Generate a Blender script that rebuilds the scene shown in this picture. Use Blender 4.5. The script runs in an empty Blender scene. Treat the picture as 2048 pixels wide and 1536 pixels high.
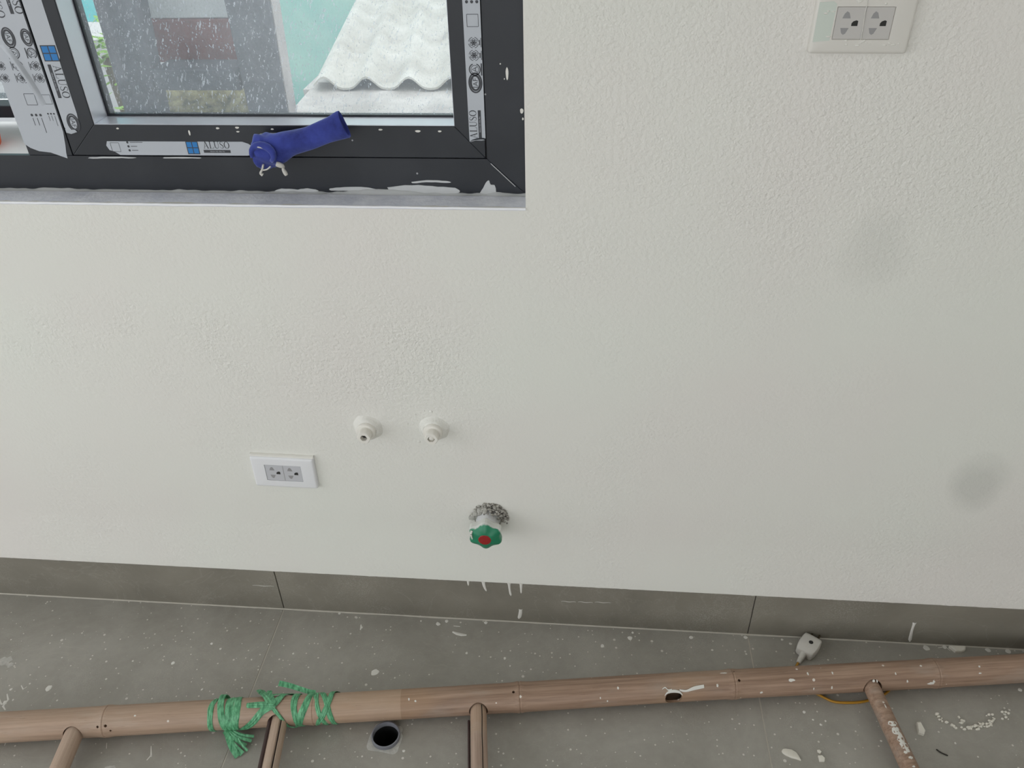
import bpy, bmesh, math, random
from mathutils import Vector, Matrix, geometry, noise

scene = bpy.context.scene
R = math.radians
rnd = random.Random(7)

# ------------------------------------------------------------------ camera
F_PX, PITCH, YAW, ROLL = 1630.0, R(34.86), R(-5.78), R(-1.56)
CAM_Y, CAM_Z = -1.117, 1.380
fwd = Vector((math.sin(YAW) * math.cos(PITCH), math.cos(YAW) * math.cos(PITCH), -math.sin(PITCH)))
rgt0 = Vector((math.cos(YAW), -math.sin(YAW), 0))
up0 = rgt0.cross(fwd)
rgt = math.cos(ROLL) * rgt0 + math.sin(ROLL) * up0
upv = -math.sin(ROLL) * rgt0 + math.cos(ROLL) * up0
cam_data = bpy.data.cameras.new('camera')
cam_data.sensor_width = 36.0
cam_data.lens = F_PX / 2048 * 36.0
cam_data.clip_start = 0.01
cam = bpy.data.objects.new('camera', cam_data)
scene.collection.objects.link(cam)
mw = Matrix((rgt, upv, -fwd)).transposed().to_4x4()
mw.translation = (0, CAM_Y, CAM_Z)
cam.matrix_world = mw
scene.camera = cam

# ------------------------------------------------------------------ sky and exposure
world = bpy.data.worlds.new('overcast_sky')
scene.world = world
world.use_nodes = True
bg = world.node_tree.nodes['Background']
bg.inputs['Color'].default_value = (0.96, 0.985, 1.0, 1)
bg.inputs['Strength'].default_value = 1.0
vs = scene.view_settings
vs.view_transform = 'Standard'
vs.look = 'None'
vs.gamma = 1
vs.use_curve_mapping = False
vs.exposure = 0.97
cy = scene.cycles
cy.max_bounces = 12
cy.diffuse_bounces = 8
cy.transparent_max_bounces = 12

# ------------------------------------------------------------------ helpers
def lin(c):
    return tuple(((v / 255) / 12.92 if v / 255 <= 0.04045 else ((v / 255 + 0.055) / 1.055) ** 2.4) for v in c) + (1,)

class NT:
    """tiny node-tree writer"""
    def __init__(self, name):
        self.m = bpy.data.materials.new(name)
        self.m.use_nodes = True
        self.t = self.m.node_tree
        self.p = self.t.nodes['Principled BSDF']
        self.out = self.t.nodes['Material Output']
    def n(self, typ, **kw):
        nd = self.t.nodes.new(typ)
        for k, v in kw.items():
            if k.startswith('_'):
                setattr(nd, k[1:], v)
            else:
                key = int(k[1:]) if k[0] == 'i' and k[1:].isdigit() else k.replace('__', ' ')
                self.set(nd.inputs[key], v)
        return nd
    def set(self, sock, v):
        if isinstance(v, bpy.types.NodeSocket):
            self.t.links.new(v, sock)
        else:
            sock.default_value = v
    def math(self, op, a, b=0.0, c=None, clamp=False):
        nd = self.n('ShaderNodeMath', _operation=op, _use_clamp=clamp)
        self.set(nd.inputs[0], a); self.set(nd.inputs[1], b)
        if c is not None: self.set(nd.inputs[2], c)
        return nd.outputs[0]
    def mix(self, fac, a, b):
        nd = self.n('ShaderNodeMix', _data_type='RGBA')
        self.set(nd.inputs[0], fac); self.set(nd.inputs[6], a); self.set(nd.inputs[7], b)
        return nd.outputs[2]
    def ramp(self, v, lo, hi, a=0.0, b=1.0):
        nd = self.n('ShaderNodeMapRange', _clamp=True)
        self.set(nd.inputs[0], v)
        for i, q in enumerate((lo, hi, a, b)): self.set(nd.inputs[i + 1], q)
        return nd.outputs[0]
    def pos(self):
        return self.n('ShaderNodeNewGeometry').outputs['Position']
    def obj(self):
        return self.n('ShaderNodeTexCoord').outputs['Object']
    def scale(self, v, s, loc=(0, 0, 0)):
        nd = self.n('ShaderNodeMapping')
        self.set(nd.inputs[0], v); nd.inputs['Scale'].default_value = s; nd.inputs['Location'].default_value = loc
        return nd.outputs[0]
    def noise(self, v, sc, detail=3.0, rough=0.5, dist=0.0):
        nd = self.n('ShaderNodeTexNoise', Vector=v, Scale=sc, Detail=detail, Roughness=rough, Distortion=dist)
        return nd.outputs[0]
    def specks(self, v, sc, size, keep):
        """round specks: share 'keep' of the cells of a voronoi of scale sc carries a dot"""
        vo = self.n('ShaderNodeTexVoronoi', Vector=v, Scale=sc)
        sep = self.n('ShaderNodeSeparateColor', Color=vo.outputs['Color'])
        rad = self.math('MULTIPLY', sep.outputs[1], size)
        dot = self.math('LESS_THAN', vo.outputs['Distance'], rad)
        return self.math('MULTIPLY', dot, self.math('LESS_THAN', sep.outputs[0], keep))
    def bump(self, h, strength, dist):
        nd = self.n('ShaderNodeBump', Height=h)
        self.set(nd.inputs['Strength'], strength); nd.inputs['Distance'].default_value = dist
        self.t.links.new(nd.outputs[0], self.p.inputs['Normal'])
    def base(self, c): self.set(self.p.inputs['Base Color'], c)
    def rough(self, v): self.set(self.p.inputs['Roughness'], v)

def plain(name, rgb, rough=0.5, metal=0.0, var=0.0, vscale=20, spec=0.5):
    nt = NT(name)
    c = lin(rgb)
    if var:
        f = nt.noise(nt.obj(), vscale, 4)
        nt.base(nt.mix(f, tuple(x * (1 - var) for x in c[:3]) + (1,), tuple(min(1, x * (1 + var)) for x in c[:3]) + (1,)))
    else:
        nt.base(c)
    nt.rough(rough)
    nt.p.inputs['Metallic'].default_value = metal
    nt.p.inputs['Specular IOR Level'].default_value = spec
    return nt.m

WORLD = {}
COL = scene.collection
def link(o, parent=None, wloc=(0, 0, 0)):
    """link o with its origin at wloc (parent coordinates relative to the parent's own origin)"""
    COL.objects.link(o)
    wl = Vector(wloc)
    WORLD[o.name] = wl
    if parent is not None:
        o.parent = parent
        o.location = wl - WORLD[parent.name]
    else:
        o.location = wl
    return o
def tag(o, label=None, cat=None, group=None, kind=None):
    for k, v in (('label', label), ('category', cat), ('group', group), ('kind', kind)):
        if v: o[k] = v
    return o
def empty(name, loc, parent=None):
    o = bpy.data.objects.new(name, None)
    o.empty_display_size = 0.05
    return link(o, parent, loc)

class MB:
    """mesh collector, coordinates in millimetres, world axes"""
    def __init__(self):
        self.v = []; self.f = []
    def add(self, vs, fs):
        b = len(self.v)
        self.v += [tuple(p) for p in vs]
        self.f += [tuple(b + i for i in q) for q in fs]
        return self
    def box(self, x0, x1, y0, y1, z0, z1):
        return self.add([(x, y, z) for x in (x0, x1) for y in (y0, y1) for z in (z0, z1)],
                        [(0, 1, 3, 2), (4, 6, 7, 5), (0, 4, 5, 1), (2, 3, 7, 6), (0, 2, 6, 4), (1, 5, 7, 3)])
    def prism(self, poly, axis, a, b):
        """polygon (2-D list) extruded along axis x/y/z from a to b"""
        def P(p, t):
            return {'x': (t, p[0], p[1]), 'y': (p[0], t, p[1]), 'z': (p[0], p[1], t)}[axis]
        n = len(poly)
        vs = [P(p, a) for p in poly] + [P(p, b) for p in poly]
        fs = [tuple(range(n))[::-1], tuple(range(n, 2 * n))]
        fs += [(i, (i + 1) % n, n + (i + 1) % n, n + i) for i in range(n)]
        return self.add(vs, fs)
    def lathe(self, prof, c, axis='y', n=32, rfun=None):
        """prof: list of (t, r) along the axis from centre c"""
        rows = []
        for t, r in prof:
            row = []
            for i in range(n):
                a = 2 * math.pi * i / n
                rr = r if rfun is None else r * rfun(a, t)
                u, w = rr * math.cos(a), rr * math.sin(a)
                row.append({'y': (c[0] + u, c[1] + t, c[2] + w), 'z': (c[0] + u, c[1] + w, c[2] + t), 'x': (c[0] + t, c[1] + u, c[2] + w)}[axis])
            rows.append(row)
        return self.loft(rows, True)
    def loft(self, rows, closed=True, caps=True):
        n = len(rows[0]); m = len(rows)
        vs = [p for r in rows for p in r]
        fs = []
        for j in range(m - 1):
            for i in range(n if closed else n - 1):
                k = (i + 1) % n
                fs.append((j * n + i, j * n + k, (j + 1) * n + k, (j + 1) * n + i))
        if closed and caps:
            fs.append(tuple(range(n))[::-1]); fs.append(tuple((m - 1) * n + i for i in range(n)))
        return self.add(vs, fs)
    def tube(self, pts, rad, n=10, sub=6):
        pts = smooth_path([Vector(p) for p in pts], sub)
        m = len(pts); rows = []
        ref = Vector((0, 0, 1))
        for i, p in enumerate(pts):
            t = (pts[min(i + 1, m - 1)] - pts[max(i - 1, 0)]).normalized()
            if abs(t.dot(ref)) > .95: ref = Vector((0, 1, 0))
            a = t.cross(ref).normalized(); b = a.cross(t)
            q = i / (m - 1)
            r = rad(q) if callable(rad) else rad
            rows.append([p + r * (a * math.cos(2 * math.pi * k / n) + b * math.sin(2 * math.pi * k / n)) for k in range(n)])
        return self.loft(rows)
    def build(self, name, mat, parent=None, origin=None, smooth=None, bevel=0, seg=2, kind=None):
        if origin is None:
            xs, ys, zs = zip(*self.v)
            origin = ((min(xs) + max(xs)) / 2, (min(ys) + max(ys)) / 2, min(zs))
        o = Vector(origin)
        me = bpy.data.meshes.new(name)
        me.from_pydata([tuple((Vector(p) - o) * .001) for p in self.v], [], self.f)
        bm = bmesh.new(); bm.from_mesh(me)
        bmesh.ops.recalc_face_normals(bm, faces=bm.faces)
        if bevel:
            eg = [e for e in bm.edges if len(e.link_faces) == 2 and e.calc_face_angle(0) > R(35)]
            bmesh.ops.bevel(bm, geom=eg, offset=bevel * .001, segments=seg, profile=.5, affect='EDGES', clamp_overlap=True)
        bm.to_mesh(me); bm.free()
        if smooth is not None:
            for pl in me.polygons: pl.use_smooth = True
            me.set_sharp_from_angle(angle=R(smooth))
        if mat: me.materials.append(mat)
        ob = bpy.data.objects.new(name, me)
        link(ob, parent, o * .001)
        if kind: ob['kind'] = kind
        return ob

def smooth_path(pts, sub):
    if len(pts) < 3 or sub <= 1: return pts
    out = []
    for i in range(len(pts) - 1):
        p0, p1, p2, p3 = pts[max(i - 1, 0)], pts[i], pts[i + 1], pts[min(i + 2, len(pts) - 1)]
        for k in range(sub):
            t = k / sub
            out.append(.5 * ((2 * p1) + (p2 - p0) * t + (2 * p0 - 5 * p1 + 4 * p2 - p3) * t * t + (3 * p1 - p0 - 3 * p2 + p3) * t ** 3))
    out.append(pts[-1])
    return out

def copy_obj(o, parent, wloc, rotz=0, scale=None):
    c = o.copy(); link(c, parent, wloc)
    c.rotation_euler = (0, 0, rotz)
    if scale: c.scale = scale
    return c

# ------------------------------------------------------------------ materials
def mat_wall():
    nt = NT('wall_paint')
    p = nt.pos()
    sep = nt.n('ShaderNodeSeparateXYZ', Vector=p)
    X, Z = sep.outputs[0], sep.outputs[2]
    big = nt.noise(p, 2.2, 2)
    c = nt.mix(nt.ramp(big, .35, .65), lin((229, 230, 223)), lin((229, 226, 221)))
    # damp spots
    for sx, sz, r, s in ((.421, .852, .052, .09), (.688, .418, .050, .20)):
        dx = nt.math('SUBTRACT', X, sx); dz = nt.math('MULTIPLY', nt.math('SUBTRACT', Z, sz), .8)
        d = nt.math('SQRT', nt.math('ADD', nt.math('MULTIPLY', dx, dx), nt.math('MULTIPLY', dz, dz)))
        d = nt.math('ADD', d, nt.math('MULTIPLY', nt.math('SUBTRACT', nt.noise(p, 18, 2), .5), .03))
        f = nt.math('MULTIPLY', nt.ramp(d, r * .45, r * 1.15, 1, 0), s)
        c = nt.mix(f, c, lin((110, 118, 112)))
    nt.base(c)
    nt.rough(.55)
    # roller stipple: fine relief, stronger in the re-rolled patches
    h = nt.math('ADD', nt.noise(p, 170, 2, .45), nt.math('MULTIPLY', nt.noise(p, 420, 2), .25))
    h = nt.math('ADD', h, nt.math('MULTIPLY', nt.noise(nt.scale(p, (1, 1, 1.6)), 75, 2, .5, 1.0), .45))
    patch = nt.ramp(nt.noise(p, 2.7, 2, .5, .6), .40, .66)
    band = nt.math('MULTIPLY', nt.ramp(nt.math('ABSOLUTE', nt.math('SUBTRACT', Z, .655)), .04, .12, 1, 0), nt.ramp(X, -.26, -.18, 1, 0))
    right = nt.math('MULTIPLY', nt.ramp(X, -.12, .0), nt.ramp(Z, .75, .95))
    st = nt.math('ADD', nt.math('ADD', nt.math('MULTIPLY', patch, .28), nt.math('MULTIPLY', nt.math('MULTIPLY', band, nt.ramp(nt.noise(p, 7, 3, .6, .8), .38, .62, .25, 1)), .40)), nt.math('ADD', nt.math('MULTIPLY', right, .24), .12))
    nt.bump(h, st, .0035)
    return nt.m

def mat_tile(name, dark, light, rough):
    nt = NT(name)
    p = nt.pos()
    n1 = nt.noise(p, 4.5, 7, .66, .4)
    n2 = nt.noise(p, 60, 3, .6)
    f = nt.math('ADD', nt.math('MULTIPLY', nt.ramp(n1, .3, .7), .65), nt.math('MULTIPLY', n2, .35))
    c = nt.mix(f, lin(dark), lin(light))
    vein = nt.ramp(nt.math('ABSOLUTE', nt.math('SUBTRACT', nt.noise(p, 4.5, 4, .55, 2.2), .5)), .0, .010, .12, 0)
    c = nt.mix(vein, c, lin((190, 185, 174)))
    dust = nt.math('MULTIPLY', nt.ramp(nt.noise(p, 6, 5, .65), .48, .75), nt.ramp(nt.noise(p, 380, 2, .7), .45, .75))
    c = nt.mix(nt.math('MULTIPLY', dust, .5), c, lin((200, 196, 188)))
    sp = nt.math('MAXIMUM', nt.specks(p, 50, .15, .50), nt.specks(nt.scale(p, (1, 1, 1), (3.1, 1.7, .3)), 115, .22, .42))
    sep = nt.n('ShaderNodeSeparateXYZ', Vector=p)
    dens = nt.math('MULTIPLY', nt.math('GREATER_THAN', nt.noise(p, 5, 2), .38), nt.math('LESS_THAN', sep.outputs[2], .002))
    sp = nt.math('MULTIPLY', sp, dens)
    c = nt.mix(nt.math('MULTIPLY', sp, .8), c, lin((222, 219, 212)))
    nt.base(c)
    nt.rough(nt.ramp(n2, .2, .8, rough - .06, rough + .1))
    nt.bump(nt.noise(p, 220, 2), .08, .001)
    return nt.m

def mat_bamboo(name, a, b, seed):
    nt = NT(name)
    o = nt.obj()
    fib = nt.noise(nt.scale(o, (3, 90, 90) if name != 'bamboo_pale' else (90, 3, 90), (seed, seed, 0)), 2.0, 4, .65)
    blot = nt.noise(nt.scale(o, (6, 22, 22), (seed * 2, 0, 1)), 1.0, 4, .6)
    c = nt.mix(nt.ramp(fib, .3, .72), lin(a), lin(b))
    c = nt.mix(nt.ramp(blot, .52, .72, 0, .5), c, lin((171, 160, 150)))
    c = nt.mix(nt.ramp(nt.noise(nt.scale(o, (2, 5, 5), (0, seed, 0)), 2.0, 2), .56, .66, 0, .25), c, lin((184, 150, 114)))
    sx = nt.n('ShaderNodeSeparateXYZ', Vector=o).outputs[0]
    c = nt.mix(nt.math('MULTIPLY', nt.math('LESS_THAN', sx, -.2195), .30), c, lin((206, 182, 160)))
    dk = nt.ramp(nt.noise(nt.scale(o, (14, 260, 260), (seed, 0, 0)), 2.0, 3, .6), .66, .74, 0, .5)
    c = nt.mix(dk, c, lin((96, 72, 56)))
    sp = nt.specks(nt.scale(o, (1, 1, 1), (seed, .4, .1)), 44, .12, .30)
    c = nt.mix(nt.math('MULTIPLY', sp, .85), c, lin((228, 222, 214)))
    nt.base(c)
    nt.rough(.5)
    nt.bump(fib, .35, .001)
    return nt.m

def mat_frame():
    nt = NT('charcoal_aluminium')
    o = nt.pos()
    c = nt.mix(nt.ramp(nt.noise(o, 7, 4), .45, .8, 0, .35), lin((27, 31, 39)), lin((60, 63, 70)))
    sp = nt.math('MULTIPLY', nt.specks(o, 55, .13, .16), nt.math('GREATER_THAN', nt.noise(o, 7, 2), .5))
    c = nt.mix(nt.math('MULTIPLY', sp, .7), c, lin((190, 192, 195)))
    nt.base(c)
    nt.rough(.42)
    nt.bump(nt.noise(o, 900, 2), .06, .0005)
    return nt.m

def mat_glass():
    nt = NT('dusty_glass')
    t = nt.t
    p = nt.pos()
    streak = nt.scale(p, (1, 1, .36))
    warp = nt.noise(p, 90, 2, .6)
    vadd = nt.n('ShaderNodeVectorMath', _operation='ADD')
    nt.set(vadd.inputs[0], streak)
    nt.set(vadd.inputs[1], nt.n('ShaderNodeCombineXYZ', X=nt.math('MULTIPLY', warp, .014), Z=nt.math('MULTIPLY', warp, .010)).outputs[0])
    s1 = nt.specks(vadd.outputs[0], 190, .24, .62)
    s2 = nt.specks(nt.scale(vadd.outputs[0], (1, 1, 1), (.37, 0, .21)), 330, .30, .70)
    fine = nt.ramp(nt.noise(nt.scale(p, (1, 1, .6)), 420, 2, .7), .5, .75, 0, .22)
    sp = nt.math('MAXIMUM', nt.math('MAXIMUM', nt.math('MULTIPLY', s1, 1.0), nt.math('MULTIPLY', s2, .75)), fine)
    haze = nt.ramp(nt.noise(p, 9, 4, .6), .3, .75, .11, .20)
    fac = nt.math('ADD', haze, nt.math('MULTIPLY', sp, .55), clamp=True)
    tr = nt.n('ShaderNodeBsdfTransparent', Color=(.97, .985, .98, 1))
    gl = nt.n('ShaderNodeBsdfGlossy', Color=(1, 1, 1, 1), Roughness=.02)
    fr = nt.n('ShaderNodeFresnel', IOR=1.3)
    clear = nt.n('ShaderNodeMixShader', i0=fr.outputs[0], i1=tr.outputs[0], i2=gl.outputs[0])
    df = nt.n('ShaderNodeBsdfDiffuse', Color=(.80, .83, .90, 1))
    tl = nt.n('ShaderNodeBsdfTranslucent', Color=(.80, .83, .90, 1))
    dust = nt.n('ShaderNodeMixShader', i0=.6, i1=df.outputs[0], i2=tl.outputs[0])
    mx = nt.n('ShaderNodeMixShader', i0=fac, i1=clear.outputs[0], i2=dust.outputs[0])
    t.links.new(mx.outputs[0], nt.out.inputs[0])
    return nt.m

def mat_mottled(name, a, b, sc, rough=.85, detail=5, bump=.3, bd=.004):
    nt = NT(name)
    p = nt.pos()
    f = nt.noise(p, sc, detail, .62)
    nt.base(nt.mix(nt.ramp(f, .32, .68), lin(a), lin(b)))
    nt.rough(rough)
    nt.bump(nt.noise(p, sc * 4, 4, .6), bump, bd)
    return nt.m

M = {
    'wall': mat_wall(),
    'room': plain('room_paint', (232, 230, 226), .7, var=.02, vscale=3),
    'tile': mat_tile('floor_tile_stone', (140, 136, 128), (176, 173, 165), .34),
    'skirt': mat_tile('skirting_tile_stone', (116, 112, 103), (144, 139, 128), .38),
    'grout': plain('pale_grout', (196, 191, 181), .8, var=.15, vscale=60),
    'joint': plain('dark_joint', (70, 66, 60), .9),
    'paint': plain('dried_white_paint', (226, 224, 218), .5),
    'chip': plain('plaster_chip', (232, 228, 218), .7, var=.05, vscale=90),
    'frame': mat_frame(),
    'bead': plain('grey_bead', (226, 229, 238), .28, .35, var=.06, vscale=12),
    'seal': plain('black_gasket', (22, 22, 24), .6),
    'glass': mat_glass(),
    'film': plain('protective_film', (184, 189, 197), .32, var=.03, vscale=15),
    'ink': plain('black_print', (58, 60, 66), .5),
    'blueink': plain('blue_print', (28, 120, 190), .45),
    'sill': mat_mottled('sill_mortar', (216, 219, 232), (242, 244, 252), 28, .7),
    'caulk': plain('grey_white_caulk', (196, 198, 200), .5, var=.08, vscale=30),
    'plastic': plain('white_plastic', (232, 233, 236), .28),
    'insert': plain('pale_grey_plastic', (196, 197, 202), .32),
    'plastic_warm': plain('warm_white_plastic', (218, 215, 209), .3),
    'insert_warm': plain('warm_grey_plastic', (196, 193, 190), .35),
    'hole': plain('dark_socket_slot', (40, 39, 38), .7),
    'shutter': plain('grey_socket_shutter', (150, 149, 150), .5),
    'mint': plain('mint_film', (208, 216, 208), .18),
    'pvc': plain('grey_pvc', (128, 130, 138), .4),
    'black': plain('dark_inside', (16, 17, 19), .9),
    'cement': mat_mottled('cement_patch', (168, 167, 162), (206, 204, 198), 60, .9),
    'rubble': mat_mottled('grey_rubble', (104, 99, 92), (200, 197, 190), 200, .95),
    'velvet': None,
    'brightlip': plain('bright_white_edge', (248, 249, 253), .3),
    'stub': plain('painted_fitting', (232, 229, 222), .45),
    'red': plain('red_disc', (150, 34, 34), .45, var=.2, vscale=150),
    'string': plain('grey_white_string', (208, 206, 200), .8),
    'plug': plain('grey_white_plug', (216, 213, 207), .5, var=.08, vscale=60),
    'brass': plain('tarnished_pin', (96, 84, 66), .4, .8),
    'cord': plain('mustard_cord', (176, 128, 34), .4, var=.1, vscale=60),
    'bamboo': mat_bamboo('bamboo_pinkish', (132, 106, 88), (178, 150, 130), 1.3),
    'bamboo_pale': mat_bamboo('bamboo_pale', (150, 127, 112), (188, 165, 149), 5.1),
    'strip_dark': plain('dark_rung_strip', (72, 54, 52), .6, var=.2, vscale=40),
    'crack': plain('dark_crack', (44, 34, 28), .9),
    'steel': plain('dark_steel', (60, 58, 54), .5, .5),
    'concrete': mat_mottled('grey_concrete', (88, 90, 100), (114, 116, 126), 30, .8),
    'concrete_side': mat_mottled('lit_concrete_side', (160, 154, 154), (186, 180, 180), 20),
    'panel': mat_mottled('pale_panel', (236, 239, 243), (248, 250, 252), 8),
    'redbrick': mat_mottled('red_brick_face', (128, 58, 50), (156, 84, 74), 24),
    'moss': mat_mottled('mossy_stone', (78, 80, 54), (206, 198, 146), 40),
    'roof': mat_mottled('weathered_sheet', (176, 171, 164), (214, 211, 206), 5, .8, 5, .12, .002),
    'ledge': mat_mottled('weathered_ledge', (172, 167, 163), (206, 202, 200), 11, .85, 5, .15, .003),
    'teal': mat_mottled('teal_render', (146, 206, 198), (182, 224, 212), 3),
    'turq': mat_mottled('turquoise_render', (96, 196, 204), (124, 212, 216), 3),
    'greywall': mat_mottled('pale_grey_render', (182, 184, 188), (204, 205, 208), 5),
    'ground': mat_mottled('yard_ground', (130, 128, 122), (160, 158, 150), 2),
    'leaf': plain('leaf_green', (134, 178, 66), .5, var=.35, vscale=9),
    'stem': plain('brown_stem', (96, 84, 60), .8),
    'orange': plain('orange_plastic', (226, 98, 40), .4),
    'whiteledge': mat_mottled('white_ledge', (226, 226, 226), (240, 240, 240), 6),
    'ceiling': plain('ceiling_paint', (238, 238, 236), .8),
}
def mat_velvet():
    nt = NT('blue_velvet')
    o = nt.obj()
    c = nt.mix(nt.ramp(nt.noise(o, 24, 4, .6), .35, .7), lin((36, 46, 120)), lin((66, 80, 176)))
    nt.base(c); nt.rough(.9)
    nt.p.inputs['Sheen Weight'].default_value = .5
    nt.p.inputs['Sheen Tint'].default_value = (.5, .6, 1, 1)
    nt.bump(nt.noise(o, 70, 4, .6), .5, .002)
    return nt.m
M['velvet'] = mat_velvet()
def mat_raffia():
    nt = NT('green_raffia')
    o = nt.obj()
    c = nt.mix(nt.ramp(nt.noise(nt.scale(o, (1, .35, .35)), 230, 3, .65), .3, .7), lin((44, 116, 76)), lin((126, 202, 154)))
    nt.base(c); nt.rough(.4)
    return nt.m
M['raffia'] = mat_raffia()
def mat_knob():
    nt = NT('green_knob_paint_splashed')
    g = nt.n('ShaderNodeNewGeometry')
    o = nt.obj()
    sep = nt.n('ShaderNodeSeparateXYZ', Vector=o)
    n = nt.noise(o, 55, 3, .6)
    # dried paint that ran over the upper side of the knob
    edge = nt.math('ADD', sep.outputs[2], nt.math('MULTIPLY', nt.math('SUBTRACT', n, .5), .022))
    f = nt.math('MULTIPLY', nt.ramp(edge, .040, .046), nt.ramp(nt.math('ADD', sep.outputs[1], nt.math('MULTIPLY', nt.math('SUBTRACT', n, .5), .012)), -.0065, -.0045))
    c = nt.mix(nt.noise(o, 30, 2), lin((24, 112, 82)), lin((46, 146, 108)))
    c = nt.mix(f, c, lin((214, 216, 212)))
    nt.base(c); nt.rough(.35)
    return nt.m
M['knob'] = mat_knob()

# ------------------------------------------------------------------ the room
XL, XR, YB, ZC = -2600, 2400, -3800, 2900
WX0, WX1, WZ0, WZ1 = -1555, -86, 911, 2260          # window opening
w = MB()
for x0, x1, z0, z1 in ((XL, WX0, 0, ZC), (WX1, XR, 0, ZC), (WX0, WX1, 0, WZ0), (WX0, WX1, WZ1, ZC)):
    w.box(x0, x1, 0, 200, z0, z1)
wall_back = tag(w.build('wall_back', M['wall'], origin=(0, 0, 0)), 'off-white painted wall with roller texture and two grey damp spots', 'wall', kind='structure')
# left wall with a wide terrace doorway, rear wall with a wide doorway
w = MB()
for y0, y1, z0, z1 in ((YB, -3600, 0, ZC), (-400, 0, 0, ZC), (-3600, -400, 2600, ZC)):
    w.box(XL - 200, XL, y0, y1, z0, z1)
tag(w.build('wall_left', M['room'], origin=(XL, 0, 0)), 'white side wall with a wide doorway', 'wall', kind='structure')
w = MB()
for x0, x1, z0, z1 in ((XL - 200, -2200, 0, ZC), (1000, XR + 200, 0, ZC), (-2200, 1000, 2600, ZC)):
    w.box(x0, x1, YB - 200, YB, z0, z1)
tag(w.build('wall_rear', M['room'], origin=(0, YB, 0)), 'white rear wall with a wide open doorway', 'wall', kind='structure')
tag(MB().box(XR, XR + 200, YB, 200, 0, ZC).build('wall_right', M['room']), 'plain white side wall', 'wall', kind='structure')
tag(MB().box(XL - 200, XR + 200, YB - 200, 200, ZC, ZC + 150).build('ceiling', M['ceiling']), 'plain white ceiling', 'ceiling', kind='structure')

# floor: grout bed with tiles; one tile is cut round the drain
DX, DY, DR = -334, -286, 26.5
def slab_with_hole(x0, x1, y0, y1, z0, z1, hx, hy, hr, n=36):
    outer = [Vector((x0, y0, 0)), Vector((x1, y0, 0)), Vector((x1, y1, 0)), Vector((x0, y1, 0))]
    hole = [Vector((hx + hr * math.cos(-2 * math.pi * i / n), hy + hr * math.sin(-2 * math.pi * i / n), 0)) for i in range(n)]
    tris = geometry.tessellate_polygon([outer, hole])
    pts = outer + hole
    m = MB(); k = len(pts)
    vs = [(p.x, p.y, z1) for p in pts] + [(p.x, p.y, z0) for p in pts]
    fs = [tuple(t) for t in tris] + [tuple(i + k for i in t)[::-1] for t in tris]
    fs += [(i, (i + 1) % 4, (i + 1) % 4 + k, i + k) for i in range(4)]
    fs += [(4 + i, 4 + (i + 1) % n, 4 + (i + 1) % n + k, 4 + i + k) for i in range(n)]
    return m.add(vs, fs)
floor = tag(slab_with_hole(XL - 200, XR + 200, YB - 200, 200, -150, -1.0, DX, DY, DR).build('floor', M['grout'], origin=(0, 0, 0)),
            'grey stone-look tiled floor spattered with white paint', 'floor', kind='structure')
xs = [-2600, -1587, -615, 357, 1329, 2301, 2400]
ys = [-8, -860, -1832, -2804, -3800]
tile_proto = {}
for i in range(len(xs) - 1):
    for j in range(len(ys) - 1):
        x0, x1, y1, y0 = xs[i] + 1.4, xs[i + 1] - 1.4, ys[j] - 1.4, ys[j + 1] + 1.4
        if i == 0: x0 = xs[0]
        if xs[i] == -615 and j == 0:
            slab_with_hole(x0, x1, y0, y1, -1.0, 0, DX, DY, DR).build('tile', M['tile'], floor, kind=None)
        else:
            key = (round(x1 - x0), round(y1 - y0))
            c = ((x0 + x1) / 2000, (y0 + y1) / 2000, -.001)
            if key in tile_proto:
                copy_obj(tile_proto[key], floor, c)
            else:
                tile_proto[key] = MB().box(x0, x1, y0, y1, -1.0, 0).build('tile', M['tile'], floor)

# skirting
base = tag(MB().box(XL, XR, -7, 0, 0, 117).build('baseboard_back', M['joint'], origin=(0, 0, 0)), 'grey tile skirting with white paint drips', 'baseboard', kind='structure')
sk = None
for i in range(len(xs) - 1):
    x0, x1 = xs[i] + .9, xs[i + 1] - .9
    if sk is not None and abs((x1 - x0) - 970.2) < 2:
        copy_obj(sk, base, ((x0 + x1) / 2000, -.0085, 0))
    else:
        o = MB().box(x0, x1, -10, -7, 0, 118).build('skirting_tile', M['skirt'], base, bevel=.6, seg=1)
        if abs((x1 - x0) - 970.2) < 2: sk = o
# ragged lip of wall paint over the skirting's top edge
rows = []
for i in range(0, 1001):
    x = XL + i * 5
    d = 1.2 * noise.noise(Vector((x * .03, 0, 0))) + 1.0 * noise.noise(Vector((x * .11, 3, 0)))
    rows.append([(x, .3, 250), (x, -1.2, 215), (x, -5.4, 165), (x, -9.2, 130), (x, -10.5, 119), (x, -10.5, 117.4 - abs(d) * .8), (x, -9.9, 117.2 - abs(d) * .8)])
MB().loft(rows, False).build('plaster_lip', M['wall'], wall_back, smooth=60)
# pale grout fillet where skirting meets floor
rows = []
for i in range(0, 501):
    x = XL + i * 10
    d = 2.6 + 1.1 * noise.noise(Vector((x * .012, 7, 0))) + .5 * noise.noise(Vector((x * .08, 1, 0)))
    rows.append([(x, -9.8, 1.3), (x, -10.8, .9), (x, -10 - d, .1)])
MB().loft(rows, False).build('grout_fillet', M['grout'], base)
# plain skirting on the other walls
for nm, b in (('baseboard_left', (XL, XL + 10, -400, -10, 0, 118)), ('baseboard_right', (XR - 10, XR, YB, -10, 0, 118))):
    tag(MB().box(*b).build(nm, M['skirt']), 'grey tile skirting along side wall', 'baseboard', kind='structure')

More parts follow.
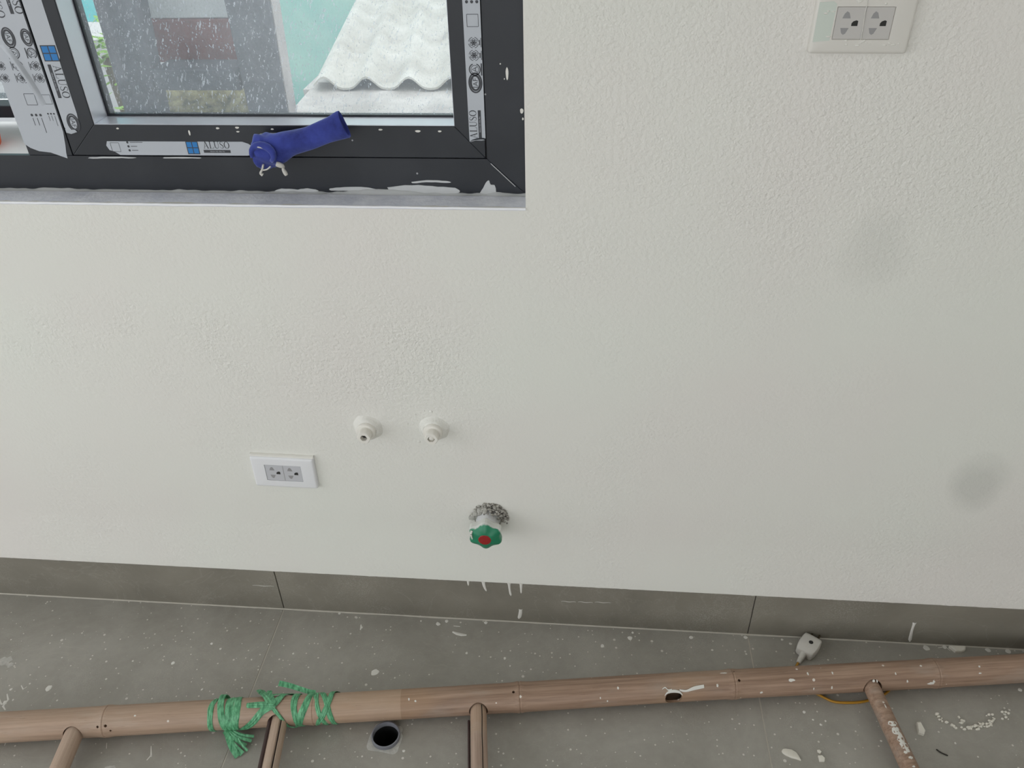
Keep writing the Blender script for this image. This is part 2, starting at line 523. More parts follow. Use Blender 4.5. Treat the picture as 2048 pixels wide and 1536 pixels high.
# drips on the skirting
def drip(x, z1, z0, wd, lean=0.0):
    pts = []
    n = 10
    rows = []
    for i in range(n + 1):
        t = i / n
        z = z1 + (z0 - z1) * t
        hw = wd * (.5 + .12 * math.sin(t * 3 + x)) * (1 if t < .85 else math.sqrt(max(0, 1 - ((t - .85) / .16) ** 2)))
        if t < .12: hw *= 1.5 - 4 * t
        xx = x + lean * t * t
        rows.append([(xx - hw, -10.05, z), (xx - hw * .5, -11.0, z), (xx + hw * .5, -11.0, z), (xx + hw, -10.05, z)])
    MB().loft(rows, False).build('paint_drip', M['paint'], base, smooth=60)
for a in ((-212, 118, 104, 4), (-181, 118, 90, 5, 5), (-129, 118, 80, 5.5, 3), (-105, 118, 89, 4.5), (-107, 40, 10, 6, -4), (670, 63, 5, 6.5, 5)):
    drip(*a)
for x0, x1, z in ((-670, -624, 70.5), (10, 40, 72), (44, 76, 74), (-24, 6, 71)):
    rows = [[(x0 + (x1 - x0) * t, -10.2, z + .8 * math.sin(t * 9) - .9), (x0 + (x1 - x0) * t, -10.4, z + .8 * math.sin(t * 9) + .8 * math.sin(t * 3.1))] for t in [k / 12 for k in range(13)]]
    MB().loft(rows, False).build('paint_scrape', M['paint'], base)

# ------------------------------------------------------------------ window
win = tag(empty('window_1', ((WX0 + WX1) / 2000, .098, .912)), 'charcoal aluminium window with dusty glass and protective film', 'window', kind='structure')
FY0, FY1 = 48, 110
FB, FT = 967, 2205                                  # sash opening in the outer frame
def bar(name, *b, mat='frame', parent=None, bevel=1.2):
    return MB().box(*b).build(name, M[mat], parent or win, bevel=bevel, seg=2)
def mitre(name, poly, y0, y1, mat='frame', parent=None, bevel=.8):
    return MB().prism(poly, 'y', y0, y1).build(name, M[mat], parent or win, bevel=bevel, seg=2)
ox0, ox1, oz0, oz1 = WX0 + 2, WX1 - 2, WZ0 + 1, WZ1 - 2
ix0, ix1 = ox0 + 57, -146
mitre('frame_rail', [(ox0, oz0), (ox1, oz0), (ix1, FB), (ix0, FB)], FY0, FY0 + 9)
bar('frame_channel', ix0 - 20, ix1 + 20, FY0 + 9, FY1, oz0, 932)
mitre('frame_rail', [(ox0, oz1), (ix0, FT), (ix1, FT), (ox1, oz1)], FY0, FY1)
mitre('frame_stile', [(ox1, oz0), (ox1, oz1), (ix1, FT), (ix1, FB)], FY0, FY1)
mitre('frame_stile', [(ox0, oz0), (ix0, FB), (ix0, FT), (ox0, oz1)], FY0, FY1)
bar('mullion', -857, -786.5, FY0, FY1, FB, FT)
# closed right sash
sx0, sx1, sz0, sz1 = -784, -147.5, FB + 1.5, FT - 1.5
gx0, gx1, gz0, gz1 = -736, -191, 1015, 2158
sash = empty('sash', ((sx0 + sx1) / 2000, .075, sz0 / 1000), win)
SY0, SY1 = 46.5, 112
mitre('sash_rail', [(sx0, sz0), (sx1, sz0), (gx1, gz0), (gx0, gz0)], SY0, SY1, parent=sash)
mitre('sash_rail', [(sx0, sz1), (gx0, gz1), (gx1, gz1), (sx1, sz1)], SY0, SY1, parent=sash)
mitre('sash_stile', [(sx1, sz0), (sx1, sz1), (gx1, gz1), (gx1, gz0)], SY0, SY1, parent=sash)
mitre('sash_stile', [(sx0, sz0), (gx0, gz0), (gx0, gz1), (sx0, sz1)], SY0, SY1, parent=sash)
# glazing beads: the stepped grey lining between sash face and pane
BY0, BY1 = 48.5, 88
def lining(name, mat, y0, y1, t0, t1):
    """four strips lining the sash opening, from t0 (outwards) to t1 (inwards) of its edge"""
    for k in 'btlr':
        m = MB()
        if k in 'bt':
            z, s = (gz0, 1) if k == 'b' else (gz1, -1)
            m.box(gx0 - t0, gx1 + t0, y0, y1, min(z - s * t0, z + s * t1), max(z - s * t0, z + s * t1))
        else:
            x, s = (gx0, 1) if k == 'l' else (gx1, -1)
            m.box(min(x - s * t0, x + s * t1), max(x - s * t0, x + s * t1), y0, y1, gz0 + t1, gz1 - t1)
        m.build(name, M[mat], sash, bevel=.4, seg=1)
lining('glazing_bead', 'bead', BY0, BY1, 2, .8)
lining('glazing_gasket', 'frame', BY1, BY1 + 5, 2, 3.4)
MB().box(gx0 - 1, gx1 + 1, BY1 + 5.2, BY1 + 10.2, gz0 - 1, gz1 + 1).build('glass_pane', M['glass'], sash)
# gap gaskets
MB().box(-787.5, -783, 52, 60, FB, FT).build('gasket', M['seal'], win)
MB().box(sx0, sx1, 52, 60, FB - 1, FB + 2).build('gasket', M['seal'], win)
MB().box(-148.5, -144.5, 52, 60, FB, FT).build('gasket', M['seal'], win)
# left sash swung outwards on its top hinge
osash = empty('open_sash', (-1.177, .09, FT / 1000), win)
parts = []
lx0, lx1 = ix0 + 2, -859
hgt = FT - FB + 14
def ob(name, x0, x1, a0, a1, y0, y1, mat='frame'):
    o = MB().box(x0, x1, y0, y1, -a1, -a0).build(name, M[mat], None, origin=(-1177, 90, 0), bevel=1.0 if mat != 'glass' else 0)
    o.parent = osash; o.location = (0, 0, 0)
    return o
ob('sash_rail', lx0, lx1, 0, 48, 75, 130)
ob('sash_rail', lx0, lx1, hgt - 22, hgt, 75, 130)
ob('sash_stile', lx0, lx0 + 48, 48, hgt - 22, 75, 130)
ob('sash_stile', lx1 - 48, lx1, 48, hgt - 22, 75, 130)
ob('glass_pane', lx0 + 48, lx1 - 48, 48, hgt - 22, 100, 105, 'glass')
osash.rotation_euler = (R(8), 0, 0)

# sill and caulk
rows = []
for i in range(0, 151):
    x = WX0 + (WX1 - WX0) * i / 150
    e = 1.3 * noise.noise(Vector((x * .012, 4, 0))) + .5 * noise.noise(Vector((x * .06, 1, 0)))
    rows.append([(x, 50, 906), (x, 50, 912.5), (x, 30, 912 + .6 * noise.noise(Vector((x * .03, 9, 0)))), (x, 3, 911 + .5 * e), (x, -.8 - .3 * e, 910.5 + e), (x, -1.6, 908.5 + e), (x, -.2, 907.5 + e)])
sill = MB().loft(rows, False).build('sill_coat', M['sill'], wall_back, smooth=50)
rows = []
for i in range(0, 151):
    x = WX0 + (WX1 - WX0) * i / 150
    e = 1.1 * noise.noise(Vector((x * .012, 4, 0))) + .5 * noise.noise(Vector((x * .06, 1, 0)))
    rows.append([(x, .4, 911.6 + e), (x, -1.4, 911.4 + e), (x, -2.0, 909.8 + e), (x, -.6, 907.8 + e)])
MB().loft(rows, False).build('paint_lip', M['brightlip'], wall_back, smooth=70)  # lip in a brighter, bluer white than the other dried paint
rows = []
for i in range(0, 401):
    x = WX0 + (WX1 - WX0) * i / 400
    n1 = noise.noise(Vector((x * .011, 2.5, 0))); n2 = noise.noise(Vector((x * .05, 8, 0)))
    near = 1.0 if x > -520 else .75
    hgt_c = max(0.2, 1.6 + near * (7.5 * max(0, n1 + .05) + 3.0 * n2))
    rows.append([(x, 49, 912 + hgt_c), (x, 46.6, 912 + hgt_c), (x, 45, 912 + hgt_c * .5), (x, 40 - 2 * n2, 912.6)])
MB().loft(rows, False).build('caulk', M['caulk'], win, smooth=70)
# smeared caulk tongues over the lower frame rail
def smear(name, pts, y, mat, parent, th=.7):
    if name == 'caulk_smear':
        q = smooth_path([Vector((a, b, 0)) for a, b in pts + pts[:1]], 4)[:-1]
        pts = [(v.x + .5 * noise.noise(Vector((v.x * .3, v.y * .3, 1))), v.y + .7 * noise.noise(Vector((v.x * .2, v.y * .2, 5)))) for v in q]
    MB().prism(pts, 'y', y - th, y + .05).build(name, M[mat], parent)
for pts in ([(-390, 919), (-374, 921), (-340, 922), (-318, 919), (-306, 915), (-330, 914), (-360, 916), (-388, 916)],
            [(-300, 922), (-262, 926), (-222, 924), (-196, 922), (-190, 915), (-215, 912), (-262, 912), (-292, 915)],
            [(-262, 931), (-230, 934), (-204, 932), (-206, 930), (-232, 931), (-258, 929)],
            [(-160, 912), (-154, 922), (-148, 932), (-144, 934), (-142, 928), (-136, 927), (-134, 917), (-138, 912)],
            [(-480, 913), (-466, 918), (-440, 917), (-424, 919), (-410, 914)],
            [(-700, 973), (-668, 974), (-640, 973.5), (-640, 972.2), (-670, 972), (-700, 971.6)][::-1] if False else [(-760, 965), (-730, 966), (-690, 965.5), (-690, 964), (-730, 963.8), (-760, 963.4)],
            [(-640, 966), (-610, 966.6), (-585, 966), (-585, 964.6), (-612, 964.6), (-640, 964.4)]):
    smear('caulk_smear', pts, 47.9, 'caulk', win)
def blot(x, z, rx, rz, parent=None, y=47.8):
    smear('paint_spot', [(x + rx * math.cos(a) * (1 + .1 * math.sin(3 * a + x)), z + rz * math.sin(a)) for a in [k * math.pi / 8 for k in range(16)]], y, 'paint', parent or win, .5)
for a in ((-113, 1088, 1.9, 8.6), (-93.5, 1037, 2.4, 3.6), (-92, 1026, 1.2, 1.8), (-122, 1101, 1.0, .9), (-117, 1081, .7, 1.0)): blot(*a)
for a in ((-700, 1010, 2, 1.2), (-590, 1004, 1.4, 4), (-545, 1011, 2.6, 1.4), (-515, 1012, 3, 1.4), (-515, 1006, 2.4, 1), (-462, 1010, 2.2, 1.2), (-300, 1010, 3, 1.2), (-245, 1008, 4, 1.6), (-213, 1008, 2.6, 1.3)):
    blot(*a, parent=win, y=46.4)
# hairline along the mitre
smear('mitre_line', [(-141, 960), (-140.2, 960.6), (-104.4, 925.4), (-105, 924.8)], 47.9, 'caulk', win, .2)

# ------------------------------------------------------------------ printed protective film
def stroke(m, pts, wd, T):
    """pts: [(u,v)], wd: width or list; T maps (u,v) to 3-D"""
    n = len(pts); rows = []
    for i, p in enumerate(pts):
        a, b = pts[max(i - 1, 0)], pts[min(i + 1, n - 1)]
        dx, dy = b[0] - a[0], b[1] - a[1]
        L = math.hypot(dx, dy) or 1
        ww = (wd[i] if isinstance(wd, (list, tuple)) else wd) / 2
        rows.append([T(p[0] - dy / L * ww, p[1] + dx / L * ww), T(p[0] + dy / L * ww, p[1] - dx / L * ww)])
    m.loft(rows, False)
def arc(cx, cy, rx, ry, a0, a1, n=20):
    return [(cx + rx * math.cos(R(a0 + (a1 - a0) * i / n)), cy + ry * math.sin(R(a0 + (a1 - a0) * i / n))) for i in range(n + 1)]
def serif_aluso(m, u, v, h, T):
    def S(pts, wd, x):
        stroke(m, [(u + (x + p[0]) * h, v + p[1] * h) for p in pts], [q * h for q in wd] if isinstance(wd, list) else wd * h, T)
    x = 0
    S([(.10, 0), (.36, 1)], .05, x); S([(.36, 1), (.68, 0)], .13, x); S([(.2, .34), (.55, .34)], .045, x); S([(0, .02), (.24, .02)], .04, x); S([(.54, .02), (.84, .02)], .04, x)
    x += .88
    S([(.15, 0), (.15, 1)], .13, x); S([(.02, .02), (.6, .02)], .045, x); S([(.59, 0), (.64, .26)], .045, x); S([(.02, .98), (.3, .98)], .04, x)
    x += .70
    S([(.15, 1), (.15, .35)] + arc(.40, .32, .25, .30, 180, 360, 10) + [(.65, .35), (.65, 1)], [.13, .13] + [.12, .12, .11, .09, .08, .07, .06, .05, .05, .05, .05] + [.05, .05], x)
    S([(0, .98), (.3, .98)], .04, x); S([(.54, .98), (.76, .98)], .04, x)
    x += .84
    S([(.50, .70), (.47, .90), (.30, .975), (.14, .90), (.09, .76), (.16, .62), (.32, .51), (.46, .38), (.50, .22), (.42, .07), (.26, .025), (.10, .10), (.06, .30)],
      [.03, .05, .05, .08, .1, .12, .13, .12, .1, .08, .05, .05, .03], x)
    x += .62
    S(arc(.40, .5, .33, .47, 0, 360, 28), [.05 + .085 * abs(math.cos(2 * math.pi * i / 28)) for i in range(29)], x)
    return (x + .8) * h
def text_into(m, s, u, v, h, T, center=True, fit=None):
    cu = bpy.data.curves.new('t', 'FONT'); cu.body = s; cu.size = 1; cu.resolution_u = 3
    to = bpy.data.objects.new('t', cu)
    me = bpy.data.meshes.new_from_object(to)
    if len(me.vertices):
        xs_ = [q.co.x for q in me.vertices]; ys_ = [q.co.y for q in me.vertices]
        x0, x1, y0, y1 = min(xs_), max(xs_), min(ys_), max(ys_)
        sy = h / (y1 - y0); sx = sy if fit is None else fit / (x1 - x0)
        ou = u - (x1 - x0) * sx / 2 if center else u
        m.add([T(ou + (q.co.x - x0) * sx, v + (q.co.y - y0) * sy) for q in me.vertices], [tuple(pl.vertices) for pl in me.polygons])
    bpy.data.objects.remove(to); bpy.data.curves.remove(cu); bpy.data.meshes.remove(me)
def emblem(m, kind, u, v, s, T):
    if kind == 'iaf':
        stroke(m, arc(u, v, s * .62, s * .42, 0, 360, 28), s * .10, T)
        stroke(m, arc(u, v, s * .47, s * .30, 0, 360, 28), s * .13, T)
        text_into(m, 'IAF', u, v - s * .16, s * .32, T)
    elif kind == 'a':
        stroke(m, arc(u, v, s * .42, s * .42, 20, 340, 24), s * .08, T)
        stroke(m, arc(u, v, s * .30, s * .30, 0, 360, 24), s * .04, T)
        stroke(m, [(u - .17 * s, v - .17 * s), (u, v + .22 * s), (u + .17 * s, v - .17 * s)], s * .06, T)
        stroke(m, [(u - .1 * s, v - .05 * s), (u + .1 * s, v - .05 * s)], s * .05, T)
        stroke(m, [(u - .45 * s, v - .52 * s), (u + .45 * s, v - .52 * s)], s * .10, T)
    elif kind == 'atom':
        for a0 in (45, 135, 225, 315):
            stroke(m, arc(u, v, s * .46, s * .46, a0 - 33, a0 + 33, 8), s * .05, T)
        for k in range(3):
            pts = []
            for i in range(21):
                a = 2 * math.pi * i / 20; x, y = .36 * s * math.cos(a), .15 * s * math.sin(a)
                c, d = math.cos(k * math.pi / 3), math.sin(k * math.pi / 3)
                pts.append((u + x * c - y * d, v + x * d + y * c))
            stroke(m, pts, s * .045, T)
        stroke(m, arc(u, v, s * .06, s * .06, 0, 360, 8), s * .12, T)
        stroke(m, [(u - .22 * s, v - .55 * s), (u + .22 * s, v - .55 * s)], s * .09, T)
        stroke(m, [(u - .40 * s, v - .68 * s), (u + .40 * s, v - .68 * s)], s * .06, T)
    elif kind == 'lines':
        for k, L in enumerate((26, 13, 13)):
            vv = v + (1 - k) * s * .36
            stroke(m, arc(u, vv, s * .06, s * .06, 0, 360, 8), s * .10, T)
            stroke(m, [(u + s * .22, vv), (u + s * .22 + L * s / 22, vv)], s * .05, T)
    elif kind == 'frame':
        q = s * .45
        for a, b in (((-1, -1), (1, -1)), ((1, -1), (1, 1)), ((1, 1), (-1, 1)), ((-1, 1), (-1, -1))):
            stroke(m, [(u + a[0] * q, v + a[1] * q), (u + b[0] * q, v + b[1] * q)], s * .04, T)
def film(name, outline, y, items, origin, ud, curl=None):
    """film sheet cut to outline (x,z) on plane y; items printed along reading direction ud"""
    f = MB().prism(outline, 'y', y - .35, y + .05).build(name, M['film'], win)
    vd = (-ud[1], ud[0])
    def T(u, v): return (origin[0] + ud[0] * u + vd[0] * v, y - .50, origin[1] + ud[1] * u + vd[1] * v)
    for it in items:
        m = MB()
        if it[0] == 'name':
            L = serif_aluso(m, it[1], it[2], it[3], T); m.build('lettering', M['ink'], f)
            m2 = MB(); h = it[3]
            b0, b1 = it[2] - h * .62, it[2] - h * .20
            stroke(m2, [(it[1] - h * .1, (b0 + b1) / 2), (it[1] + L, (b0 + b1) / 2)], b1 - b0, T)
            m2.build('name_bar', M['ink'], f)
            m3 = MB()
            def T2(u, v): q = T(u, v); return (q[0], q[1] - .1, q[2])
            text_into(m3, 'Nhôm hệ châu Âu', it[1] + L / 2, b0 + h * .08, h * .26, T2, True, L * .55)
            m3.build('small_lettering', M['film'], f)
        elif it[0] == 'logo':
            s = it[3]; u, v = it[1], it[2]
            stroke(m, [(u - s / 2, v), (u + s / 2, v)], s * 1.06, T); m.build('logo_ground', M['ink'], f)
            m2 = MB()
            def T3(a, b): q = T(a, b); return (q[0], q[1] - .12, q[2])
            for a in (-1, 1):
                for b in (-1, 1):
                    stroke(m2, [(u + a * s * .235 - s * .2, v + b * s * .245), (u + a * s * .235 + s * .2, v + b * s * .245)], s * .42, T3)
            m2.build('logo_panes', M['blueink'], f)
        else:
            emblem(m, it[0], it[1], it[2], it[3], T); m.build('emblem', M['ink'], f)
    return f
SF, MF = SY0 - .1, FY0 - .1
# lower rail: reads left to right
film('film_strip', [(-726, 984), (-723, 990.5), (-512, 991), (-503, 988), (-497, 983), (-490, 978), (-503, 972), (-507, 970), (-708, 969.5), (-716, 975), (-723, 977)], SF,
     [('frame', -712, 981.5, 15), ('lines', -691, 983, 17), ('logo', -590.5, 981.5, 19), ('name', -573.5, 980.5, 10.6)], (0, 0), (1, 0))
film('film_strip', [(-493, 990), (-490, 998), (-482, 1003), (-470, 1004.5), (-398, 1004), (-396, 998), (-440, 970), (-480, 970), (-492, 978)], SF, [], (0, 0), (1, 0))
# right stile: reads upwards
film('film_strip', [(-170, 993), (-166, 996), (-160, 998), (-152, 999), (-146.5, 998), (-146.8, 2140), (-170, 2140)], SF,
     [('name', 998, 158.2, 10.5), ('iaf', 1076, 157.5, 21), ('a', 1094, 157.5, 18), ('atom', 1112.5, 157.5, 15), ('atom', 1129, 157.5, 15), ('frame', 1157, 157.5, 17), ('lines', 1180, 157.5, 19),
      ('logo', 1270, 158, 19), ('name', 1290, 158.2, 10.5), ('iaf', 1368, 157.5, 21), ('a', 1386, 157.5, 18), ('atom', 1404, 157.5, 15), ('atom', 1421, 157.5, 15)], (0, 0), (0, 1))
# left stile: reads downwards
film('film_strip', [(-783.5, 2140), (-783, 1012), (-781, 1006), (-774, 1005), (-764, 1008), (-758, 1018), (-756.5, 1032), (-757, 1106), (-754.5, 1112), (-754.5, 2140)], SF,
     [('logo', -1117, -767.5, 22), ('name', -1100.5, -769.5, 12), ('iaf', -1018, -766.5, 21), ('lines', -1260, -767, 19)], (0, 0), (0, -1))
# mullion: two printed repeats side by side on one sheet
film('film_sheet', [(-857.5, 2150), (-857.5, 985), (-850, 979), (-838, 974), (-820, 972), (-796, 963), (-795, 972), (-792, 984), (-790, 996), (-788.5, 1004), (-788.5, 2150)], MF,
     [('iaf', -1138, -822.5, 21), ('iaf', -1138, -795.5, 18), ('a', -1117, -822.5, 18), ('a', -1117, -795.5, 16), ('atom', -1099.5, -822.5, 15.5), ('atom', -1099.5, -796, 14),
      ('atom', -1082.5, -822.5, 15.5), ('atom', -1082.5, -796, 14), ('frame', -1052, -822, 18), ('frame', -1052, -797, 15), ('lines', -1029, -822, 19), ('lines', -1031, -798, 13),
      ('atom', -1099.5, -849, 13), ('atom', -1082.5, -849.5, 13), ('name', -1217, -799, 12.5), ('name', -1212, -828, 12.5)], (0, 0), (0, -1))
# lifted crease of the loose film on the mullion and curled lower corners
rows = []
for i in range(15):
    t = i / 14
    x = -835 + 30 * t + 4 * math.sin(t * 3); z = 1128 - 86 * t
    hgt_f = 5.5 * math.sin(math.pi * t) ** .7 if 0 < t < 1 else 0
    rows.append([(x - 6, MF - .3, z), (x - 1, MF - .4 - hgt_f, z + 1), (x + 1.5, MF - .4 - hgt_f * .8, z + 2), (x + 5, MF - .3, z + 3)])
MB().loft(rows, False).build('film_crease', M['film'], win, smooth=80)
MB().add([(-170, 46, 992.5), (-166, 44.5, 995.5), (-158, 41, 998), (-150, 42, 998.5), (-147, 45, 996), (-152, 46, 994.5), (-160, 46.2, 995)], [(0, 1, 2, 3, 4, 5, 6)]).build('film_curl', M['film'], win)
MB().add([(-783, 46, 1009), (-781, 43.5, 1004), (-773, 42, 1002.5), (-764, 44, 1005), (-768, 46, 1008), (-776, 46.2, 1008)], [(0, 1, 2, 3, 4, 5)]).build('film_curl', M['film'], win)

# ------------------------------------------------------------------ window handle and the velvet pouch on it
hd = MB().box(-482, -440, 36, 46.4, 977, 993).build('handle', M['frame'], sash, bevel=3)
hs = empty('handle_cover', (-.46, .012, .97))
tag(hs, 'blue velvet pouch pulled over the window handle', 'pouch')
rows = []
path = [(-481, 988, 15.5, 14), (-476, 988, 19.5, 17), (-466, 988.5, 21, 18), (-455, 990, 20, 18), (-444, 993, 18.0, 17), (-432, 998, 15.5, 15), (-415, 1003, 14.0, 13), (-395, 1009, 13.5, 12), (-375, 1016, 14.0, 11), (-358, 1022, 15.0, 10), (-345, 1027, 15.8, 9), (-343.5, 1027.5, 15.2, 8.4), (-347, 1026.5, 13, 6)]
fine = smooth_path([Vector(p) for p in [(a, b, 0) for a, b, c, d in path]], 5)
rw = smooth_path([Vector((c, d, 0)) for a, b, c, d in path], 5)
for i, (p, q) in enumerate(zip(fine, rw)):
    t = fine[min(i + 1, len(fine) - 1)] - fine[max(i - 1, 0)]
    if i > len(fine) - 9: t = Vector((.93, .37, 0))
    t.normalize(); nrm = Vector((-t.y, t.x, 0))
    row = []
    for k in range(28):
        a = 2 * math.pi * k / 28
        fold = 1 + .10 * noise.noise(Vector((i * .16, math.cos(a) * 1.6, math.sin(a) * 1.6)))
        bunch = max(0, 1 - i / 26)
        fold += .13 * bunch * math.sin(5 * a + i * .35)
        off = q.x * 1.2 * math.cos(a) * fold
        dep = q.y * math.sin(a) * fold
        row.append((p.x + nrm.x * off, 14 + dep, p.y + nrm.y * off))
    rows.append(row)
MB().loft(rows).build('pouch_cloth', M['velvet'], hs, smooth=75)
# knot-like tuck of cloth at the neck of the pouch
rows = []
for i in range(13):
    t = i / 12; a0 = R(200 - 250 * t)
    c = Vector((-463 + 17 * math.cos(a0), -5 + 3 * math.sin(t * 6), 990 + 13 * math.sin(a0)))
    r_ = 4.6 * math.sin(math.pi * (.12 + .76 * t)) + 1
    tn = Vector((math.sin(a0), 0, -math.cos(a0))); nn = Vector((math.cos(a0), 0, math.sin(a0)))
    rows.append([c + nn * r_ * math.cos(b) + Vector((0, 1, 0)) * r_ * math.sin(b) for b in [2 * math.pi * k / 10 for k in range(10)]])
MB().loft(rows).build('cloth_fold', M['velvet'], hs, smooth=80)
MB().tube([(-466, -3, 974), (-470, 0, 966), (-474, 1, 960), (-472, 2, 957)], lambda q: 1.5 + 2.2 * max(0, q - .45), 10).build('drawstring_end', M['string'], hs, smooth=70)
MB().tube([(-472, 2, 964), (-462, -3, 967), (-455, -4, 972)], 1.1, 8).build('drawstring', M['string'], hs, smooth=70)
MB().tube([(-446, -4, 976), (-438, -1, 971), (-439, 1, 966), (-436, 2, 957)], lambda q: 3.2 - 1.0 * q + .8 * math.sin(q * 9), 10).build('drawstring_end', M['string'], hs, smooth=70)
MB().tube([(-472, 0, 1000), (-466, -8, 1001.5), (-458, -8, 1000)], 1.0, 8).build('drawstring', M['string'], hs, smooth=70)

# ------------------------------------------------------------------ wall sockets
def rrect(x0, x1, z0, z1, r, n=5):
    pts = []
    for cx, cz, a in ((x1 - r, z1 - r, 0), (x0 + r, z1 - r, 90), (x0 + r, z0 + r, 180), (x1 - r, z0 + r, 270)):
        pts += [(cx + r * math.cos(R(a + 90 * k / n)), cz + r * math.sin(R(a + 90 * k / n))) for k in range(n + 1)]
    return pts
def outlet(label, cx, cz, roll, plate_mat, insert_mat):
    root = tag(empty('wall_socket', (cx / 1000, 0, cz / 1000)), label, 'socket', 'double wall sockets')
    pl = MB()
    W2, H2 = 60, 36
    rows = []
    for d, g in ((0, 0), (-6.0, 0), (-8.2, .8), (-9.4, 2.4), (-9.8, 4.6)):
        rows.append([(x, d, z) for x, z in rrect(-W2 + g, W2 - g, -H2 + g, H2 - g, 3.5)])
    # front face with a rectangular well for the insert
    rows.append([(x, -9.8, z) for x, z in rrect(-34.6, 34.6, -19.1, 19.1, .8)])
    rows.append([(x, -7.8, z) for x, z in rrect(-34.6, 34.6, -19.1, 19.1, .8)])
    pl.loft(rows, True)
    plate = pl.build('cover_plate', M[plate_mat], None, origin=(0, 0, 0), smooth=40)
    kids = [plate]
    ins = MB().box(-34, 34, -9.2, -7.0, -18.5, 18.5).build('socket_insert', M[insert_mat], None, origin=(0, 0, 0), bevel=.5)
    kids.append(ins)
    subs = []
    for sx in (-17.0, 17.0):
        ux = sx - 4.5
        subs.append(MB().prism([(ux - 5, 5.5), (ux + 5, 5.5), (ux + 2.4, 12), (ux - .5, 13.6), (ux - 3, 11)], 'y', -9.35, -8.6).build('slot_shutter', M['shutter'], None, origin=(0, 0, 0)))
        subs.append(MB().prism([(ux - 5, -5.5), (ux + 5, -5.5), (ux + 2.0, -12), (ux - .5, -13.4), (ux - 3, -11.4)], 'y', -9.35, -8.6).build('slot_shutter', M['shutter'], None, origin=(0, 0, 0)))
        e = sx + 7
        subs.append(MB().prism([(e - 4.2, -3.2), (e + 3.2, -3.2), (e + 3.2, 2.6), (e + 1.0, 3.4), (e - 2.4, 2.2), (e - 4.2, 0)], 'y', -9.4, -8.6).build('earth_slot', M['hole'], None, origin=(0, 0, 0)))
    subs.append(MB().box(-.35, .35, -9.45, -8.8, -18, 18).build('module_seam', M['shutter'], None, origin=(0, 0, 0)))
    for o in kids:
        o.parent = root; o.location = (0, 0, 0)
    for o in subs:
        o.parent = ins; o.location = (0, 0, 0)
    root.rotation_euler = (0, roll, 0)
    WORLD[root.name] = Vector((cx / 1000, 0, cz / 1000))
    return root
up = outlet('white double wall socket with smeared film, high on wall right of window', 334, 1161.5, R(.4), 'plastic_warm', 'insert_warm')
lo = outlet('clean white double wall socket low on wall below window', -543.5, 386, R(.8), 'plastic', 'insert')
def on_plate(root, name, m, mat):
    o = m.build(name, M[mat], None, origin=(0, 0, 0), smooth=60)
    o.parent = root; o.location = (0, 0, 0)
on_plate(up, 'film_scrap', MB().prism([(-57, -22), (-37, -20), (-36, 22), (-40, 25), (-57, 24)], 'y', -9.98, -9.7), 'mint')
rr = random.Random(3)
for cx, cz, n_, sx_, sz_ in ((4, -22, 10, 24, 3), (-42, 14, 3, 5, 4), (-42, -13, 2, 3, 2), (-8, 25, 8, 24, 2.5), (36, -24, 5, 10, 2)):
    for k in range(n_):
        x, z = cx + rr.gauss(0, sx_ * .6), cz + rr.gauss(0, sz_ * .6)
        if abs(x) > 54 or abs(z) > 32: continue
        a, b = rr.uniform(.8, 3.2), rr.uniform(.5, 1.4)
        on_plate(up, 'paint_smear', MB().loft([[(x + q * a * math.cos(t) * (1 + .3 * math.sin(2 * t + k)), yy, z + q * b * math.sin(t)) for t in [g * math.pi / 5 for g in range(10)]] for q, yy in ((1, -9.6), (.9, -10.1 - .015 * k), (.4, -10.35 - .015 * k))]), 'paint')
on_plate(up, 'paint_string', MB().tube([(-2, -10.1, 34), (-1.2, -10.6, 22), (-.8, -10.2, 10), (0, -10.2, -4), (.6, -9.9, -19)], .5, 6), 'paint')
# ridge of paint along the upper edge of the low socket
rows = []
for i in range(41):
    x = -60 + 3 * i
    e = 1.0 * noise.noise(Vector((x * .08, 2, 0)))
    rows.append([(x, 0, 39.6 + e), (x, -3.5, 39 + e), (x, -6.4, 37.4 + .5 * e), (x, -6.6, 35.8)])
on_plate(lo, 'paint_ridge', MB().loft(rows, False), 'paint')

# ------------------------------------------------------------------ capped water outlets
def pipe_stub(label, x, z, seed, blocked):
    root = tag(empty('water_outlet', (x / 1000, 0, z / 1000)), label, 'pipe fitting', 'capped water outlets')
    def rough_r(a, t): return 1 + .10 * noise.noise(Vector((math.cos(a) * 1.5 + seed, math.sin(a) * 1.5, t * .2)))
    MB().lathe([(0, 27), (-1.5, 25), (-4, 22.5), (-7, 20), (-9, 18)], (x, 0, z), 'y', 36, rough_r).build('collar', M['wall'], root, smooth=50)
    MB().lathe([(-8, 17.5), (-13, 17.5), (-15, 16), (-15.5, 12), (-18, 11.6)], (x, 0, z), 'y', 36).build('ring', M['stub'], root, smooth=40)
    hexr = lambda a, t: 1 + .045 * math.cos(6 * a) * (1 if t < -20 else 0)
    noz = MB().lathe([(-17, 11.6), (-22, 12.2), (-29.5, 11.9), (-31, 10.8), (-31, 6.0), (-22, 5.8)], (x, 0, z), 'y', 36, hexr).build('nozzle', M['stub'], root, smooth=40)
    MB().lathe([(-22.2, 5.8), (-22, 5.8)], (x, 0, z), 'y', 20).build('bore', M['hole'], noz)
    if blocked:
        MB().lathe([(-23, 4.6), (-30.0, 4.4), (-31, 3.2)], (x + .6, 0, z + 1.4), 'y', 20).build('plug_core', M['stub'], noz, smooth=50)
pipe_stub('painted white water outlet with open dark bore, left of the pair', -373, 494, 1.0, False)
pipe_stub('painted white water outlet with blocked bore, right of the pair', -253.5, 497, 4.0, True)
